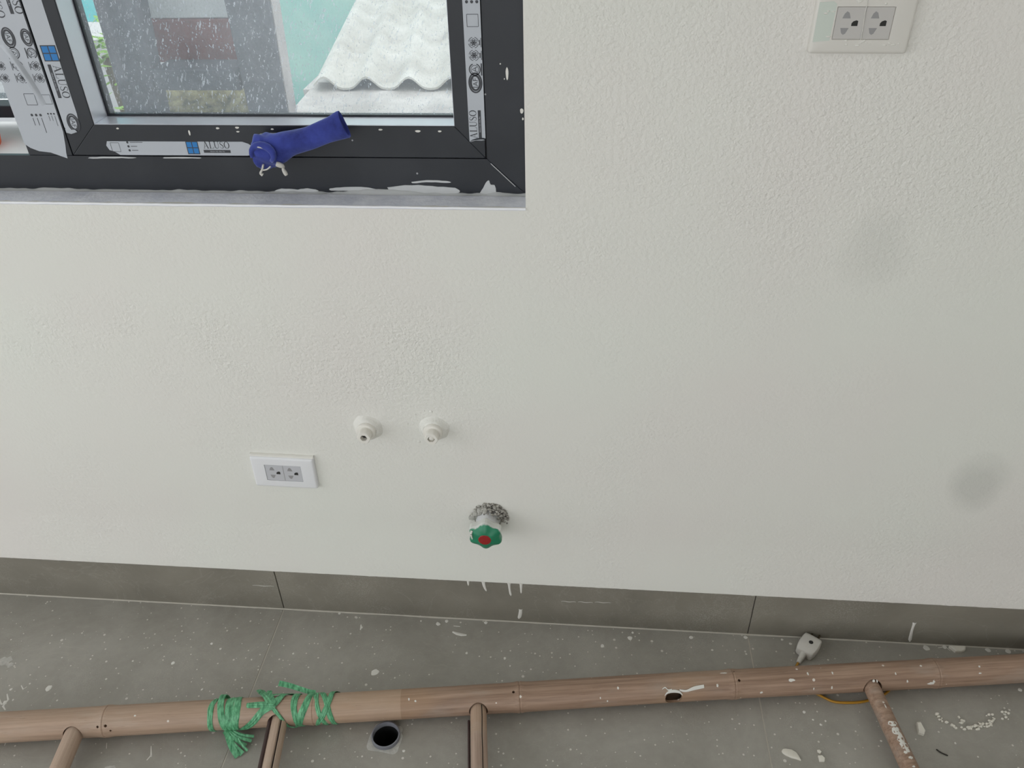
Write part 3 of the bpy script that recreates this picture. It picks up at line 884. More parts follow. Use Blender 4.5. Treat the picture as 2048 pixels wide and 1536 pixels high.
for x, z, s in ((-256, 534, 3.2), (-284, 527, 2), (-300, 505, 1.8), (-283, 466, 3.5), (-268, 535, 1.6)):
    MB().lathe([(0, s), (-.6, s * .8), (-1.1, s * .3)], (x, 0, z), 'y', 10).build('paint_lump', M['wall'], wall_back, smooth=60)

# ------------------------------------------------------------------ green stop valve
vx, vz = -166, 284
val = tag(empty('stop_valve', (vx / 1000, 0, vz / 1000)), 'green stop valve knob with red centre sticking out of the wall', 'valve')
MB().lathe([(0, 13), (-30, 13)], (vx, 0, vz), 'y', 24).build('stem', M['plastic'], val, smooth=40)
MB().lathe([(.5, 24), (-9, 22), (-22, 18), (-30, 17)], (vx, 0, vz), 'y', 28).build('bonnet', M['plastic'], val, smooth=40)
def lobes(a, t):
    q = .5 + .5 * math.cos(6 * (a + R(90)))
    return .84 + .17 * q ** 1.3
kb = MB().lathe([(-26, 23), (-29, 29), (-34, 33), (-44, 33.5), (-48, 31.5), (-53, 24), (-56, 17), (-56.8, 13)], (vx, 0, vz), 'y', 48, lobes).build('knob', M['knob'], val, smooth=18)
MB().lathe([(-56.4, 12.2), (-57.5, 11.2), (-57.8, 9)], (vx, 0, vz), 'y', 32).build('red_disc', M['red'], kb, smooth=40)
on = MB().tube([(vx - 24, -50, vz + 16), (vx - 25, -54, vz + 10), (vx - 23.5, -54, vz - 2)], lambda q: 2.6 - 1.6 * q, 8).build('paint_run', M['paint'], kb, smooth=70)
# broken plaster around the hole
rv = random.Random(11)
hole = MB().lathe([(-.4, 29), (-.5, 1)], (vx + 2, 0, vz + 4), 'y', 30, lambda a, t: 1 + .12 * math.sin(4 * a + 1) + .08 * math.sin(7 * a)).build('broken_plaster', M['rubble'], val)
def lump(cx, cy_, cz, r, seed):
    m = MB(); rows = []
    for j in range(1, 6):
        th = math.pi * j / 6
        rows.append([(cx + r * math.sin(th) * math.cos(2 * math.pi * k / 8) * (1 + .5 * noise.noise(Vector((j, k * .7, seed)))),
                      cy_ + .8 * r * math.sin(th) * math.sin(2 * math.pi * k / 8) * (1 + .5 * noise.noise(Vector((j + 3, k * .7, seed)))),
                      cz + r * math.cos(th)) for k in range(8)])
    return m.loft(rows)
m = MB()
for k in range(170):
    a = rv.gauss(62, 34); d = rv.uniform(20, 36)
    L = lump(vx + 4 + d * math.cos(R(a)), -rv.uniform(0, 14) * (1 - (d - 22) / 18), vz + 4 + d * math.sin(R(a)), rv.uniform(.8, 3.4), k)
    m.add(L.v, L.f)
tag(m.build('plaster_crumbs', M['rubble'], val), kind='stuff')
m = MB()
for k in range(26):
    a = rv.uniform(95, 180); d = rv.uniform(22, 33)
    L = lump(vx + d * math.cos(R(a)), -rv.uniform(0, 10), vz + 2 + d * math.sin(R(a)), rv.uniform(3, 6), k + 50)
    m.add(L.v, L.f)
tag(m.build('pale_plaster_crumbs', M['cement'], val), kind='stuff')

# ------------------------------------------------------------------ drain pipe
dr = tag(empty('drain_pipe', (DX / 1000, DY / 1000, 0)), 'open grey drain pipe set in the floor beside the bamboo ladder', 'drain')
MB().lathe([(-140, 26.3), (-1, 26.3), (8.2, 26.2), (8.6, 25.6), (8.6, 23.9), (8.0, 23.5), (-140, 23.4)], (DX, DY, 0), 'z', 40).build('pipe', M['pvc'], dr, smooth=40)
MB().lathe([(-139, 23.3), (-3, 23.3), (-3, 23.0), (-138, 23.0)], (DX, DY, 0), 'z', 40).build('bore_shade', M['black'], dr, smooth=40)  # liner coloured near-black to stand for the shade inside the pipe
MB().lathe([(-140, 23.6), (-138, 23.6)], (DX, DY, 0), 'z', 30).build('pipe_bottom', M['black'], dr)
n = 48; rows = []
for r0, zz in ((26.4, .7), (29, .9), (1, .2)):
    row = []
    for i in range(n):
        a = 2 * math.pi * i / n
        if r0 == 1:
            q = 1 / max(abs(math.cos(a + .1)), abs(math.sin(a + .1)))
            rr_ = min(30 * q, 38) + 3 * noise.noise(Vector((math.cos(a) * 2, math.sin(a) * 2, 3))) + (0 if math.sin(a) < .2 else -5)
        else: rr_ = r0
        row.append((DX + rr_ * math.cos(a), DY + rr_ * math.sin(a), zz))
    rows.append(row)
MB().loft(rows, True, False).build('cement_collar', M['cement'], dr, smooth=50)

# ------------------------------------------------------------------ paint spatter on the floor
sp0 = None
rs = random.Random(5)
splats = [(-385, -152, 16), (-1017, -232, 13), (-796, -159, 8), (-493, -8 - 6, 6), (-279, -27, 10), (-437, -47, 6), (-262, -19, 8), (-180, -17, 8), (118, -36, 11), (62, -59, 8),
          (242, -26, 9), (352, -18, 9), (424, -19, 6), (439, -28, 6), (281, -54, 5), (-210, -95, 5), (-132, -102, 6), (-736, -108, 6), (-713, -119, 5), (-713, -214, 5), (705, -20, 14), (742, -15, 10),
          (824, -17, 11), (862, -17, 11), (-296, -311, 6), (-120, -119, 4), (-316, -22, 4), (849, -105, 8), (346, -53, 5), (347, -59, 5), (435, -181, 6), (124, -22, 5), (-1085, -268, 8), (-1072, -262, 5), (-1090, -240, 6), (-1060, -225, 4),
          (460, -205, 5), (470, -197, 4), (448, -196, 4), (560, -230, 4), (690, -225, 4), (800, -160, 5), (812, -150, 4), (-880, -160, 4), (-640, -140, 4), (-590, -165, 4), (-560, -120, 5), (-520, -150, 4), (-470, -100, 4)]
protos = []
for v in range(4):
    rows = []
    for r0, zz in ((.5, .02), (.485, .45), (.40, .75), (.1, .8)):
        rows.append([(r0 * 10 * (1 + .10 * math.sin(3 * a + v) + .06 * math.sin(5 * a + 2 * v)) * math.cos(a), r0 * 10 * (1 + .10 * math.cos(2 * a + v)) * math.sin(a), zz) for a in [2 * math.pi * k / 14 for k in range(14)]])
    protos.append(MB().loft(rows))
pm = {}
for i, (x, y, s) in enumerate(splats):
    v = i % 4
    sc = s / 10 * .92
    if v not in pm:
        o = protos[v].build('paint_splat', M['paint'], floor, origin=(0, 0, 0), smooth=50)
        pm[v] = o
        o.location = (x / 1000, y / 1000, 0)
    else:
        o = copy_obj(pm[v], floor, (x / 1000, y / 1000, 0))
    o.rotation_euler = (0, 0, rs.uniform(0, 6)); o.scale = (sc * rs.uniform(.9, 1.15), sc, 1)
def streak(pts, wd):
    rows = []
    for i, (x, y) in enumerate(pts):
        a, b = pts[max(i - 1, 0)], pts[min(i + 1, len(pts) - 1)]
        dx, dy = b[0] - a[0], b[1] - a[1]; L = math.hypot(dx, dy)
        ww = wd * (1 if 0 < i < len(pts) - 1 else .5)
        nx, ny = -dy / L * ww / 2, dx / L * ww / 2
        rows.append([(x - nx, y - ny, .03), (x - nx * .6, y - ny * .6, .6), (x + nx * .6, y + ny * .6, .6), (x + nx, y + ny, .03)])
    MB().loft(rows, False).build('paint_streak', M['paint'], floor, smooth=60)
for pts, wd in (([(-246, -45), (-236, -49), (-226, -51), (-216, -51)], 7), ([(-440, -40), (-438, -47), (-438, -54)], 4), ([(-1092, -250), (-1082, -262), (-1084, -276), (-1074, -284)], 4), ([(-1100, -262), (-1090, -272), (-1080, -270)], 3.5),
                ([(-1075, -230), (-1066, -238), (-1062, -232)], 3), ([(-905, -345), (-912, -336), (-920, -330)], 3.5), ([(-1030, -338), (-1034, -346), (-1032, -354)], 3), ([(728, -8 - 10), (744, -14), (750, -24)], 2.5),
                ([(-760, -335), (-752, -352), (-756, -362)], 3), ([(-246, -30), (-232, -31)], 3), ([(-845, -335), (-840, -346)], 3)):
    streak(pts, wd)

# thin pale smears of half-wiped filler
for cx_, cy_, rx_, ry_, sd_ in ((-1142, -178, 17, 14, 1), (-1126, -186, 9, 7, 2), (-832, -392, 20, 9, 3), (-814, -380, 12, 5, 4), (-846, -402, 10, 6, 5)):
    rg_ = random.Random(sd_)
    ring = [(cx_ + rx_ * rg_.uniform(.55, 1.1) * math.cos(t), cy_ + ry_ * rg_.uniform(.55, 1.1) * math.sin(t)) for t in [2 * math.pi * k / 16 for k in range(16)]]
    MB().add([(cx_, cy_, .5)] + [(x, y, .04) for x, y in ring], [(0, 1 + k, 1 + (k + 1) % 16) for k in range(16)]).build('filler_smear', M['cement'], floor)

# ------------------------------------------------------------------ bamboo ladder
AX = math.atan(.1366)
AXV = Vector((math.cos(AX), math.sin(AX), 0))
lad = empty('bamboo_ladder', (-.093, -.208, 0))
tag(lad, 'bamboo ladder lying on the floor, bound with green plastic raffia', 'ladder')
lad.rotation_euler = (0, 0, AX)
RC, RZ = 26.5, 31.5
def local(o, parent=lad):
    o.parent = parent; o.location = (0, 0, 0); return o
def culm(s0, s1, r, nodes, y0, z0, seed, taper=0.0, seg=40, step=6):
    rows = []
    s = s0
    ss = []
    while s < s1:
        ss.append(s); s += step
    ss.append(s1)
    for n_ in nodes:
        ss += [n_ + d for d in (-4, -2.4, -1.2, 0, 1.2, 2.4, 4)]
    ss = sorted(set(q for q in ss if s0 <= q <= s1))
    for s in ss:
        rr = r + taper * s + .35 * noise.noise(Vector((s * .004, seed, 0)))
        for n_ in nodes:
            d = s - n_
            rr += 1.7 * math.exp(-(d / 9) ** 2) - 1.5 * math.exp(-((d - .6) / 1.1) ** 2)
        wy = 2.0 * noise.noise(Vector((s * .0016, seed, 4))); wz = 0
        rows.append([(s, y0 + wy + rr * math.cos(2 * math.pi * k / seg), z0 + wz + rr * math.sin(2 * math.pi * k / seg)) for k in range(seg)])
    return MB().loft(rows)
def cutter(m_fn):
    return m_fn
def carve(ob_, cutters):
    for i, c in enumerate(cutters):
        co = c.build('cutter', None, None, origin=(0, 0, 0))
        md = ob_.modifiers.new('b', 'BOOLEAN'); md.operation = 'DIFFERENCE'; md.solver = 'EXACT'; md.object = co
        co.parent = None; co.location = (0, 0, 0)
    # cutters live in the ladder's own axes: evaluate with both objects at the origin
    ob_.parent = None; ob_.location = (0, 0, 0)
    dg = bpy.context.evaluated_depsgraph_get(); dg.update()
    me = bpy.data.meshes.new_from_object(ob_.evaluated_get(dg))
    cs = [md.object for md in ob_.modifiers]
    ob_.modifiers.clear()
    old = ob_.data; ob_.data = me; bpy.data.meshes.remove(old)
    for c in cs:
        d = c.data; bpy.data.objects.remove(c); bpy.data.meshes.remove(d)
    for pl in me.polygons: pl.use_smooth = True
    me.set_sharp_from_angle(angle=R(32))
    return ob_
def rod(p, d, r, L, n=20):
    p = Vector(p); d = Vector(d).normalized()
    a = d.cross(Vector((1, 0, 0))).normalized(); b = d.cross(a)
    return MB().loft([[p + d * t + r * (a * math.cos(2 * math.pi * k / n) + b * math.sin(2 * math.pi * k / n)) for k in range(n)] for t in (0, L)])
def surf(s, a, rr, lift=0.0):
    return Vector((s, -(rr + lift) * math.sin(R(a)), RZ + (rr + lift) * math.cos(R(a))))
rungs = [-1912, -1545, -1178, -812, -445, -78, 656, 1023]
rail = culm(-2080, 1260, RC, [-1880, -1500, -1130, -758, -380, -1, 399, 783, 1140], 0, RZ, 1.0, -.0005).build('rail', M['bamboo'], None, origin=(0, 0, 0))
cuts = [rod((s, -6, RZ), (0, -1, .12), 17.2, 40, 28) for s in rungs] + [rod((283, 17, RZ), (0, -1, .10), 15.5, 60, 28)]
cuts.append(MB().lathe([(210, 20.5), (360, 20.5)], (0, 0, RZ), 'x', 24))
for s, a, r_ in ((-765, 53, 2.3), (-751, 51, 2.6), (-743, 72, 2.0), (-12, 14, 2.6), (402, -20, 1.6), (407, 19, 2.6)):
    p = surf(s, a, RC, -9); d = surf(s, a, RC, 6) - p
    cuts.append(rod(p, d, r_, 18, 12))
carve(rail, cuts); local(rail)
# far (near-camera) second rail, outside the picture
LW = 410
rail2 = culm(-2080, 1230, RC, [-1700, -1290, -900, -520, -140, 250, 640, 1020], -LW, 28.4, 5.0).build('rail', M['bamboo'], None, origin=(0, 0, 0), smooth=40)
local(rail2)
def rung(s, r, mat, seed):
    rows = []
    for i in range(60):
        t = i / 59; y = -8 - (LW - 16) * t
        rr = r + .4 * noise.noise(Vector((y * .01, seed, 0)))
        rows.append([(s + rr * math.cos(2 * math.pi * k / 24), y, RZ + rr * math.sin(2 * math.pi * k / 24) + 0) for k in range(24)])
    return local(MB().loft(rows).build('rung', M[mat], None, origin=(0, 0, 0), smooth=40))
rung_objs = {}
for i, s in enumerate(rungs):
    if s == -445:
        # split rung: a pale half with a groove, beside a dark strip
        m = MB()
        rows = []
        for i2 in range(40):
            y = -8 - (LW - 16) * i2 / 39
            prof = []
            for k in range(28):
                a = 2 * math.pi * k / 28
                rr = 14.5 - (2.6 if abs(a - R(62)) < .14 else 0)
                prof.append((s + 3 + rr * math.cos(a), y, RZ + rr * math.sin(a)))
            rows.append(prof)
        o = local(m.loft(rows).build('rung', M['bamboo_pale'], None, origin=(0, 0, 0), smooth=30))
        rows = [[(s - 12.5 + 4.2 * math.cos(2 * math.pi * k / 10) - i2 * .05, -14 - (LW - 26) * i2 / 39, RZ + 3 + 8 * math.sin(2 * math.pi * k / 10)) for k in range(10)] for i2 in range(40)]
        sub = MB().loft(rows).build('dark_strip', M['strip_dark'], None, origin=(0, 0, 0), smooth=60)
        sub.parent = o; sub.location = (0, 0, 0)
        rows = [[(s + 9.6 + dx, -14 - (LW - 30) * i2 / 20, RZ + 12.0 + dz) for dx, dz in ((-.9, .3), (0, .4), (.9, -.8))] for i2 in range(21)]
        c = MB().loft(rows, False).build('crack', M['crack'], None, origin=(0, 0, 0)); c.parent = o; c.location = (0, 0, 0)
    else:
        o = rung(s, 15.0 if s != -812 else 16.2, 'bamboo_pale' if s in (-78, -812) else 'bamboo', i * 3.1)
        if s == -78:
            rows = [[(s + 6.6 + .8 * noise.noise(Vector((i2 * .3, 0, 0))) + dx, -20 - (LW - 40) * i2 / 30, RZ + 13.6 + dz) for dx, dz in ((-.8, .45), (0, .5), (.8, -.1))] for i2 in range(31)]
            c = MB().loft(rows, False).build('crack', M['crack'], None, origin=(0, 0, 0)); c.parent = o; c.location = (0, 0, 0)
            rows = [[(s - 19 + 2.4 * math.cos(2 * math.pi * k / 8), -26 - (LW - 50) * i2 / 30, 5 + 3.5 * math.sin(2 * math.pi * k / 8)) for k in range(8)] for i2 in range(31)]  # separate dark strip low on the floor beside this rung
            c = MB().loft(rows).build('dark_strip', M['strip_dark'], None, origin=(0, 0, 0)); c.parent = o; c.location = (0, 0, 0)
        if s == 656:
            rg = random.Random(2)
            def patch(y, a, rx, ry):
                n_ = 12; mid = Vector((s + 15.35 * math.sin(R(a)), y, RZ + 15.35 * math.cos(R(a))))
                vs = [mid]
                for k in range(n_):
                    t = 2 * math.pi * k / n_; q = rg.uniform(.65, 1.15)
                    aa = a + math.degrees(rx * q * math.cos(t) / 15); yy = y + ry * q * math.sin(t)
                    vs.append(Vector((s + 15.3 * math.sin(R(aa)), yy, RZ + 15.3 * math.cos(R(aa)))))
                c = MB().add(vs, [(0, 1 + k, 1 + (k + 1) % n_) for k in range(n_)]).build('paint_patch', M['paint'], None, origin=(0, 0, 0))
                c.parent = o; c.location = (0, 0, 0)
            for a in ((-106, -2, 8, 6), (-122, -6, 7, 8), (-136, 2, 8, 8), (-148, 8, 7, 6), (-156, 14, 4, 5), (-160, -8, 3, 3), (-128, 12, 4, 6), (-72, 4, 1.2, 5), (-170, 10, 5, 3), (-146, -10, 3, 5), (-116, 12, 3, 4), (-186, 2, 3, 2)):
                patch(*a)
    rung_objs[s] = o

# paint spots and smears on the rail
def rail_patch(s, a, ls, la, seed, mat='paint', lift=.35):
    rg = random.Random(seed); n_ = 14
    vs = [surf(s, a, RC, lift + .5)]
    for k in range(n_):
        t = 2 * math.pi * k / n_; q = rg.uniform(.75, 1.15)
        vs.append(surf(s + ls * q * math.cos(t), a + math.degrees(la * q * math.sin(t) / RC), RC, lift))
    local(MB().add(vs, [(0, 1 + k, 1 + (k + 1) % n_) for k in range(n_)]).build('paint_spot', M[mat], None, origin=(0, 0, 0), smooth=60), lad)
for i, a in enumerate(((776, 70, 9, 6), (766, 76, 8, 3), (504, 30, 6, 3), (537, 9, 1.8, 3.2), (657, 51, 2.6, 3), (663, 52, 1.5, 2.6), (578, 69, 1.5, 3.6), (544, 69, 1.3, 3), (181, 22, 1.8, 3), (365, 34, 2, 3.2), (446, 72, 3, 2.2),
                       (-204, 18, 1.4, 2.8), (-192, 27, 2, 2.2), (147, 55, 1.2, 2.2), (383, -18, 8, 1.6), (160, 70, 1.4, 2), (-950, 40, 2.4, 1.6), (-700, 20, 2.2, 1.6), (860, 20, 2, 2), (858, 45, 3, 1.4), (752, 3, 2, 1.8), (700, 28, 1.4, 2.6),
                       (583, 12, 1.4, 3), (720, 60, 1.6, 3))):
    rail_patch(*a, i)
def rail_line(pts, wd, mat='paint', name='paint_run'):
    P_ = smooth_path([Vector((s, a, q)) for s, a, q in pts], 6); rows = []
    for i, p in enumerate(P_):
        h_ = wd * p.z / 2
        da = math.degrees(h_ / RC)
        rows.append([surf(p.x, p.y - da, RC, .2), surf(p.x, p.y - da * .5, RC, .9), surf(p.x, p.y + da * .5, RC, .9), surf(p.x, p.y + da, RC, .2)])
    local(MB().loft(rows, False).build(name, M[mat], None, origin=(0, 0, 0), smooth=60))
rail_line([(262, 36, .4), (268, 30, .6), (273, 40, .7), (280, 40, .9)], 4)
rail_line([(294, 42, .5), (300, 46, .8), (308, 47, .8), (322, 39, 1.3), (340, 34, 1.2)], 5)
rail_line([(266, 62, .4), (270, 52, .8), (277, 46.5, 1.1), (286, 46, 1.2), (294, 51, 1.0), (299, 62, .6)], 4.5)

# green raffia binding
def ribbon(pts, wd, seed, parent=lad, lift0=1.0, strands=6):
    P_ = smooth_path([Vector(q) for q in pts], 7)
    C = [surf(p.x, p.y, RC, p.z + lift0) for p in P_]
    rows = []
    n_ = len(C)
    for i, c in enumerate(C):
        t = (C[min(i + 1, n_ - 1)] - C[max(i - 1, 0)]).normalized()
        out = Vector((0, c.y, c.z - RZ)).normalized()
        side = t.cross(out).normalized()
        row = []
        wv = wd * (1 + .18 * noise.noise(Vector((i * .2, seed, 0))))
        for k in range(strands + 1):
            u = k / strands - .5
            row.append(c + side * wv * u + out * (.55 * (k % 2) + .9 * noise.noise(Vector((u * 3, i * .12, seed))) - 5.0 * u * u * (wd / 12) * .6))
        rows.append(row)
    o = MB().loft(rows, False).build('raffia_strip', M['raffia'], None, origin=(0, 0, 0), smooth=28)
    return local(o, parent)
bind = empty('raffia_binding', (-.093, -.208, 0), None)
bind.parent = lad; bind.location = (0, 0, 0)
RB = [([(-556, -95, 0), (-560, -45, .5), (-564, -6, .5), (-564, 37, .5), (-565, 100, .5), (-562, 140, 1)], 10),
      ([(-545, -100, 1), (-549, -55, 7), (-549, -20, 2.5), (-544, 39, 1), (-540, 100, 1), (-536, 140, 1)], 12),
      ([(-530, -60, .3), (-532, -22, .3), (-530, 40, .3), (-532, 96, .3), (-536, 130, .5)], 17),
      ([(-520, -100, 1), (-521, -55, 1), (-517, 0, .6), (-517, 31, .6), (-521, 90, .6), (-524, 130, 1)], 13),
      ([(-520, 135, 1), (-509, 112, 1), (-487, 70, 1), (-469, 30, 1.2), (-450, 9, 2.2), (-442, -20, 2), (-436, -60, 1)], 13),
      ([(-500, 5, 1), (-486, 5, 1.6), (-470, 7, 2.6), (-450, 10, 3)], 9),
      ([(-498, 12, 1), (-480, 14, 1.6), (-462, 16, 2.4), (-446, 18, 3)], 5),
      ([(-464, 14, 2), (-461, -20, 2.2), (-456, -48, 2.2), (-442, -57, 2), (-421, -62, 1)], 12),
      ([(-484, -62, 12), (-477, -46, 7), (-467, -28, 4), (-452, 6, 3)], 15),
      ([(-466, -58, 9), (-464, -46, 6), (-460, -28, 4), (-452, 6, 3)], 9),
      ([(-455, 14, 2), (-447, 32, 1.6), (-438, 54, 1.2), (-430, 87, 1.2), (-421, 112, 2), (-412, 125, 2)], 6.5),
      ([(-420, -95, 1), (-415, -55, 1), (-415, 0, .8), (-413, 30, .8), (-408, 82, .8), (-402, 130, 1)], 11),
      ([(-409, -80, .6), (-410, -30, .5), (-411, 10, .4), (-410, 60, .4)], 6),
      ([(-378, -95, 1), (-384, -55, 1.3), (-391, 10, 1.3), (-400, 55, 1.3), (-406, 95, 1.3), (-410, 135, 1)], 13),
      ([(-382, -90, .5), (-378, -49, .8), (-372, 20, .6), (-366, 59, .6), (-360, 95, .6), (-356, 140, 1)], 9),
      ([(-338, -95, 1), (-346, -55, 1.6), (-350, 10, 1.6), (-361, 62, 1.6), (-371, 92, 1.2), (-376, 135, 1)], 10),
      ([(-378, -95, .5), (-369, -55, .6), (-355, 8, .6), (-348, 61, .6), (-344, 95, .6), (-340, 140, 1)], 9.5),
      ([(-448, 12, 3), (-444, -12, 2.4), (-441, -40, 1.4), (-432, -60, 1.4), (-420, -80, 1)], 8)]
for i, (p, wd) in enumerate(RB): ribbon(p, wd, i * 1.7, bind)
# frayed tail below the rail
def tail(pts, wd, seed):
    P_ = smooth_path([Vector(q) for q in pts], 6); rows = []
    for i, c in enumerate(P_):
        t = (P_[min(i + 1, len(P_) - 1)] - P_[max(i - 1, 0)]).normalized()
        side = t.cross(Vector((0, -.45, .9))).normalized()
        rows.append([c + side * wd * (k / 3 - .5) * (1 + .3 * i / len(P_)) + Vector((0, 0, .6 * (k % 2))) for k in range(4)])
    local(MB().loft(rows, False).build('raffia_tail', M['raffia'], None, origin=(0, 0, 0), smooth=28), bind)
for i, (e, wd) in enumerate((((-506, -64, 3), 8), ((-513, -68, 2.5), 9), ((-502, -50, 6), 6), ((-493, -42, 8), 5), ((-522, -58, 4), 9), ((-489, -36, 12), 4.5), ((-498, -58, 3), 4))):
    st = Vector((-543 + 3 * i, -26 - (i % 2), 19)); en = Vector(e)
    mid = st.lerp(en, .5) + Vector((0, -5, 4))
    tail([st, mid, en], wd, i)
tail([surf(-380, -52, RC, 2), surf(-392, -54, RC, 4), surf(-410, -55, RC, 10), surf(-430, -55, RC, 17), surf(-449, -55, RC, 22)], 7.5, 9)

# ------------------------------------------------------------------ power plug with its cord
pg = tag(empty('power_plug', (.475, -.030, 0)), 'dirty white two-pin power plug with mustard cord behind the bamboo', 'plug')
d = Vector((.58, .815, 0)).normalized(); sd = Vector((d.y, -d.x, 0))
c0 = Vector((470, -40, 0))
def PW(u, v, z): q = c0 + d * u + sd * v; return (q.x, q.y, z)
rows = []
for u, hw, zt in ((-23, 14, 15), (-21, 16.5, 18.5), (-12, 18.5, 21), (0, 19.5, 22), (14, 18.5, 22), (20, 17.5, 21.5), (22.5, 15, 19)):
    row = []
    for k in range(24):
        a = 2 * math.pi * k / 24
        cx_, cz_ = math.cos(a), math.sin(a)
        sq = (abs(cx_) ** 7 + abs(cz_) ** 7) ** (-1 / 7)
        row.append(PW(u, hw * cx_ * sq, .3 + zt / 2 + zt / 2 * cz_ * sq))
    rows.append(row)
body = MB().loft(rows).build('plug_body', M['plug'], pg, smooth=45)
def PL(u, v, z): return Vector(PW(u, v, z))
MB().lathe([(0, 4.2), (.35, 4.0)], PL(2, 2, 23.0), 'z', 16).build('screw_hole', M['hole'], body)
for v in (-7, 7):
    m = MB().tube([PL(21, v, 11), PL(38, v, 11)], 2.3, 10, 1).build('pin', M['brass'], pg, smooth=40)
m = MB(); prof = []
pts = [PL(-22 - 1.5 * i, 0, 10 - .22 * i) for i in range(17)]
rows = []
for i, p in enumerate(pts):
    r_ = (6.8 - .14 * i) * (1.0 if i % 2 else .72)
    rows.append([p + sd * r_ * math.cos(2 * math.pi * k / 14) + Vector((0, 0, 1)) * r_ * math.sin(2 * math.pi * k / 14) for k in range(14)])
m.loft(rows).build('strain_relief', M['plug'], pg, smooth=25)
MB().tube([PL(-45, 0, 6), (436, -92, 2.9), (441, -118, 2.5), (458, -137, 2.7), (474, -147, 2.7), (494, -157, 2.7), (524, -157, 2.7), (552, -152, 2.7), (584, -139, 2.7), (602, -126, 2.7), (625, -100, 2.7), (690, -70, 2.7), (780, -45, 2.7) ][:12], 2.4, 10).build('cord', M['cord'], pg, smooth=60)

# ------------------------------------------------------------------ chips and bits on the floor
def chip(name, pts, z, label, cat, tilt=0.0, mat='chip', top=None):
    n_ = len(pts)
    cx_ = sum(p[0] for p in pts) / n_; cy_ = sum(p[1] for p in pts) / n_
    rows = [[(x, y, .1) for x, y in pts], [(x, y, z * .8 + tilt * (y - cy_)) for x, y in pts], [(cx_ + (x - cx_) * .8, cy_ + (y - cy_) * .8, z + tilt * (y - cy_)) for x, y in pts]]
    return tag(MB().loft(rows).build(name, M[mat], smooth=30), label, cat, 'paint and plaster chips')
chip('paint_chip', [(379, -263), (382, -259), (387, -258), (397, -259), (404, -264), (407, -271), (409, -279), (403, -277), (394, -275), (385, -271), (380, -267)], 3, 'leaf-shaped white paint chip, largest of the chips on the floor', 'paint chip', -.1)
chip('plaster_chip', [(441, -268), (448, -267), (452, -272), (450, -278), (441, -279)], 4, 'small white plaster crumb right of the leaf-shaped chip', 'plaster chip')
chip('plaster_chip', [(442, -257), (446, -256), (449, -260), (446, -263), (442, -261)], 3, 'tiny round white crumb just behind the small crumb beside the leaf-shaped chip', 'plaster chip')
chip('plaster_chip', [(631, -193), (638, -192), (642, -208), (638, -215), (629, -212)], 9, 'upright pale grey plaster wedge between ladder rung and crumb trail', 'plaster chip', .12)
chip('plaster_chip', [(748, -17), (780, -16), (777, -24), (768, -28), (757, -28)], 8, 'white plaster wedge lying between skirting and bamboo', 'plaster chip', .15)
m = MB(); rc = random.Random(8)
trail = [(676, -174), (680, -181), (686, -186), (700, -190), (712, -196), (722, -194), (716, -184), (714, -174), (718, -180), (732, -192), (742, -188), (750, -186), (758, -182), (764, -186), (768, -180), (774, -172), (770, -166), (766, -176), (706, -192), (728, -196), (738, -192), (748, -190), (678, -170), (756, -186), (800, -158), (796, -168)]
for i, (x, y) in enumerate(trail):
    for k in range(3):
        L = lump(x + rc.gauss(0, 3), y + rc.gauss(0, 2), 1.6, rc.uniform(1.3, 3.2), i * 3 + k)
        m.add([(p[0], p[1], max(.05, p[2])) for p in L.v], L.f)
tag(m.build('plaster_crumbs', M['chip'], smooth=40), 'trail of crumbled white plaster bits on the floor at lower right', 'plaster crumbs', kind='stuff')
tag(MB().tube([(652, -240, 1.2), (658, -246, 1.3), (668, -251, 1.4)], 1.1, 8).build('nail', M['steel']), 'thin dark nail lying on the floor at lower right', 'nail')

# ------------------------------------------------------------------ outdoors
tag(MB().box(-14000, 14000, -16000, 16000, -3200, -3100).build('ground', M['ground'], origin=(0, 0, -3150)), 'grey yard ground far below the window', 'ground', kind='structure')
cf = empty('concrete_railing', (-.82, .64, -3.1))
tag(cf, 'grey concrete railing frame outside the dusty window', 'railing')
def taper_post(x0, x1, x2, x3):
    m = MB()
    m.add([(x0, 600, 1700), (x1, 600, 1700), (x1, 655, 1700), (x0, 655, 1700), (x2, 600, 560), (x3, 600, 560), (x3, 655, 560), (x2, 655, 560)],
          [(0, 1, 5, 4), (1, 2, 6, 5), (2, 3, 7, 6), (3, 0, 4, 7), (0, 3, 2, 1), (4, 5, 6, 7)])
    o = m.build('post', M['concrete'], cf, bevel=3)
    return o
taper_post(-1003, -878, -1008, -948)
taper_post(-742, -630, -722, -646)
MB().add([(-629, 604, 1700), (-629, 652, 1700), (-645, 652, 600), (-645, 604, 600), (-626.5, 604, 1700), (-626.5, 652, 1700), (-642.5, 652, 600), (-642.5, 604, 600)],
         [(0, 1, 2, 3), (4, 7, 6, 5), (0, 4, 5, 1), (3, 2, 6, 7), (0, 3, 7, 4), (1, 5, 6, 2)]).build('post_side_face', M['concrete_side'], cf)  # thin paler skin: the post's lit side put into the colour
MB().box(-925, -735, 604, 696, 914, 957).build('cross_beam', M['concrete'], cf, bevel=3)
MB().box(-970, -735, 697, 720, 950, 1038).build('red_panel', M['redbrick'], cf, bevel=2)
MB().box(-970, -735, 700, 720, 1040, 1700).build('pale_panel', M['panel'], cf, bevel=2)
rows = []
for i in range(25):
    x = -960 + 230 * i / 24
    rows.append([(x, y, 800 + q + 7 * noise.noise(Vector((x * .02, y * .02, 1))) + 4 * noise.noise(Vector((x * .09, y * .07, 2)))) for y, q in ((660, 0), (662, 44), (675, 52), (690, 62), (705, 74), (720, 88), (740, 92), (742, 0))])
MB().loft(rows, True).build('mossy_block', M['moss'], cf, smooth=60)
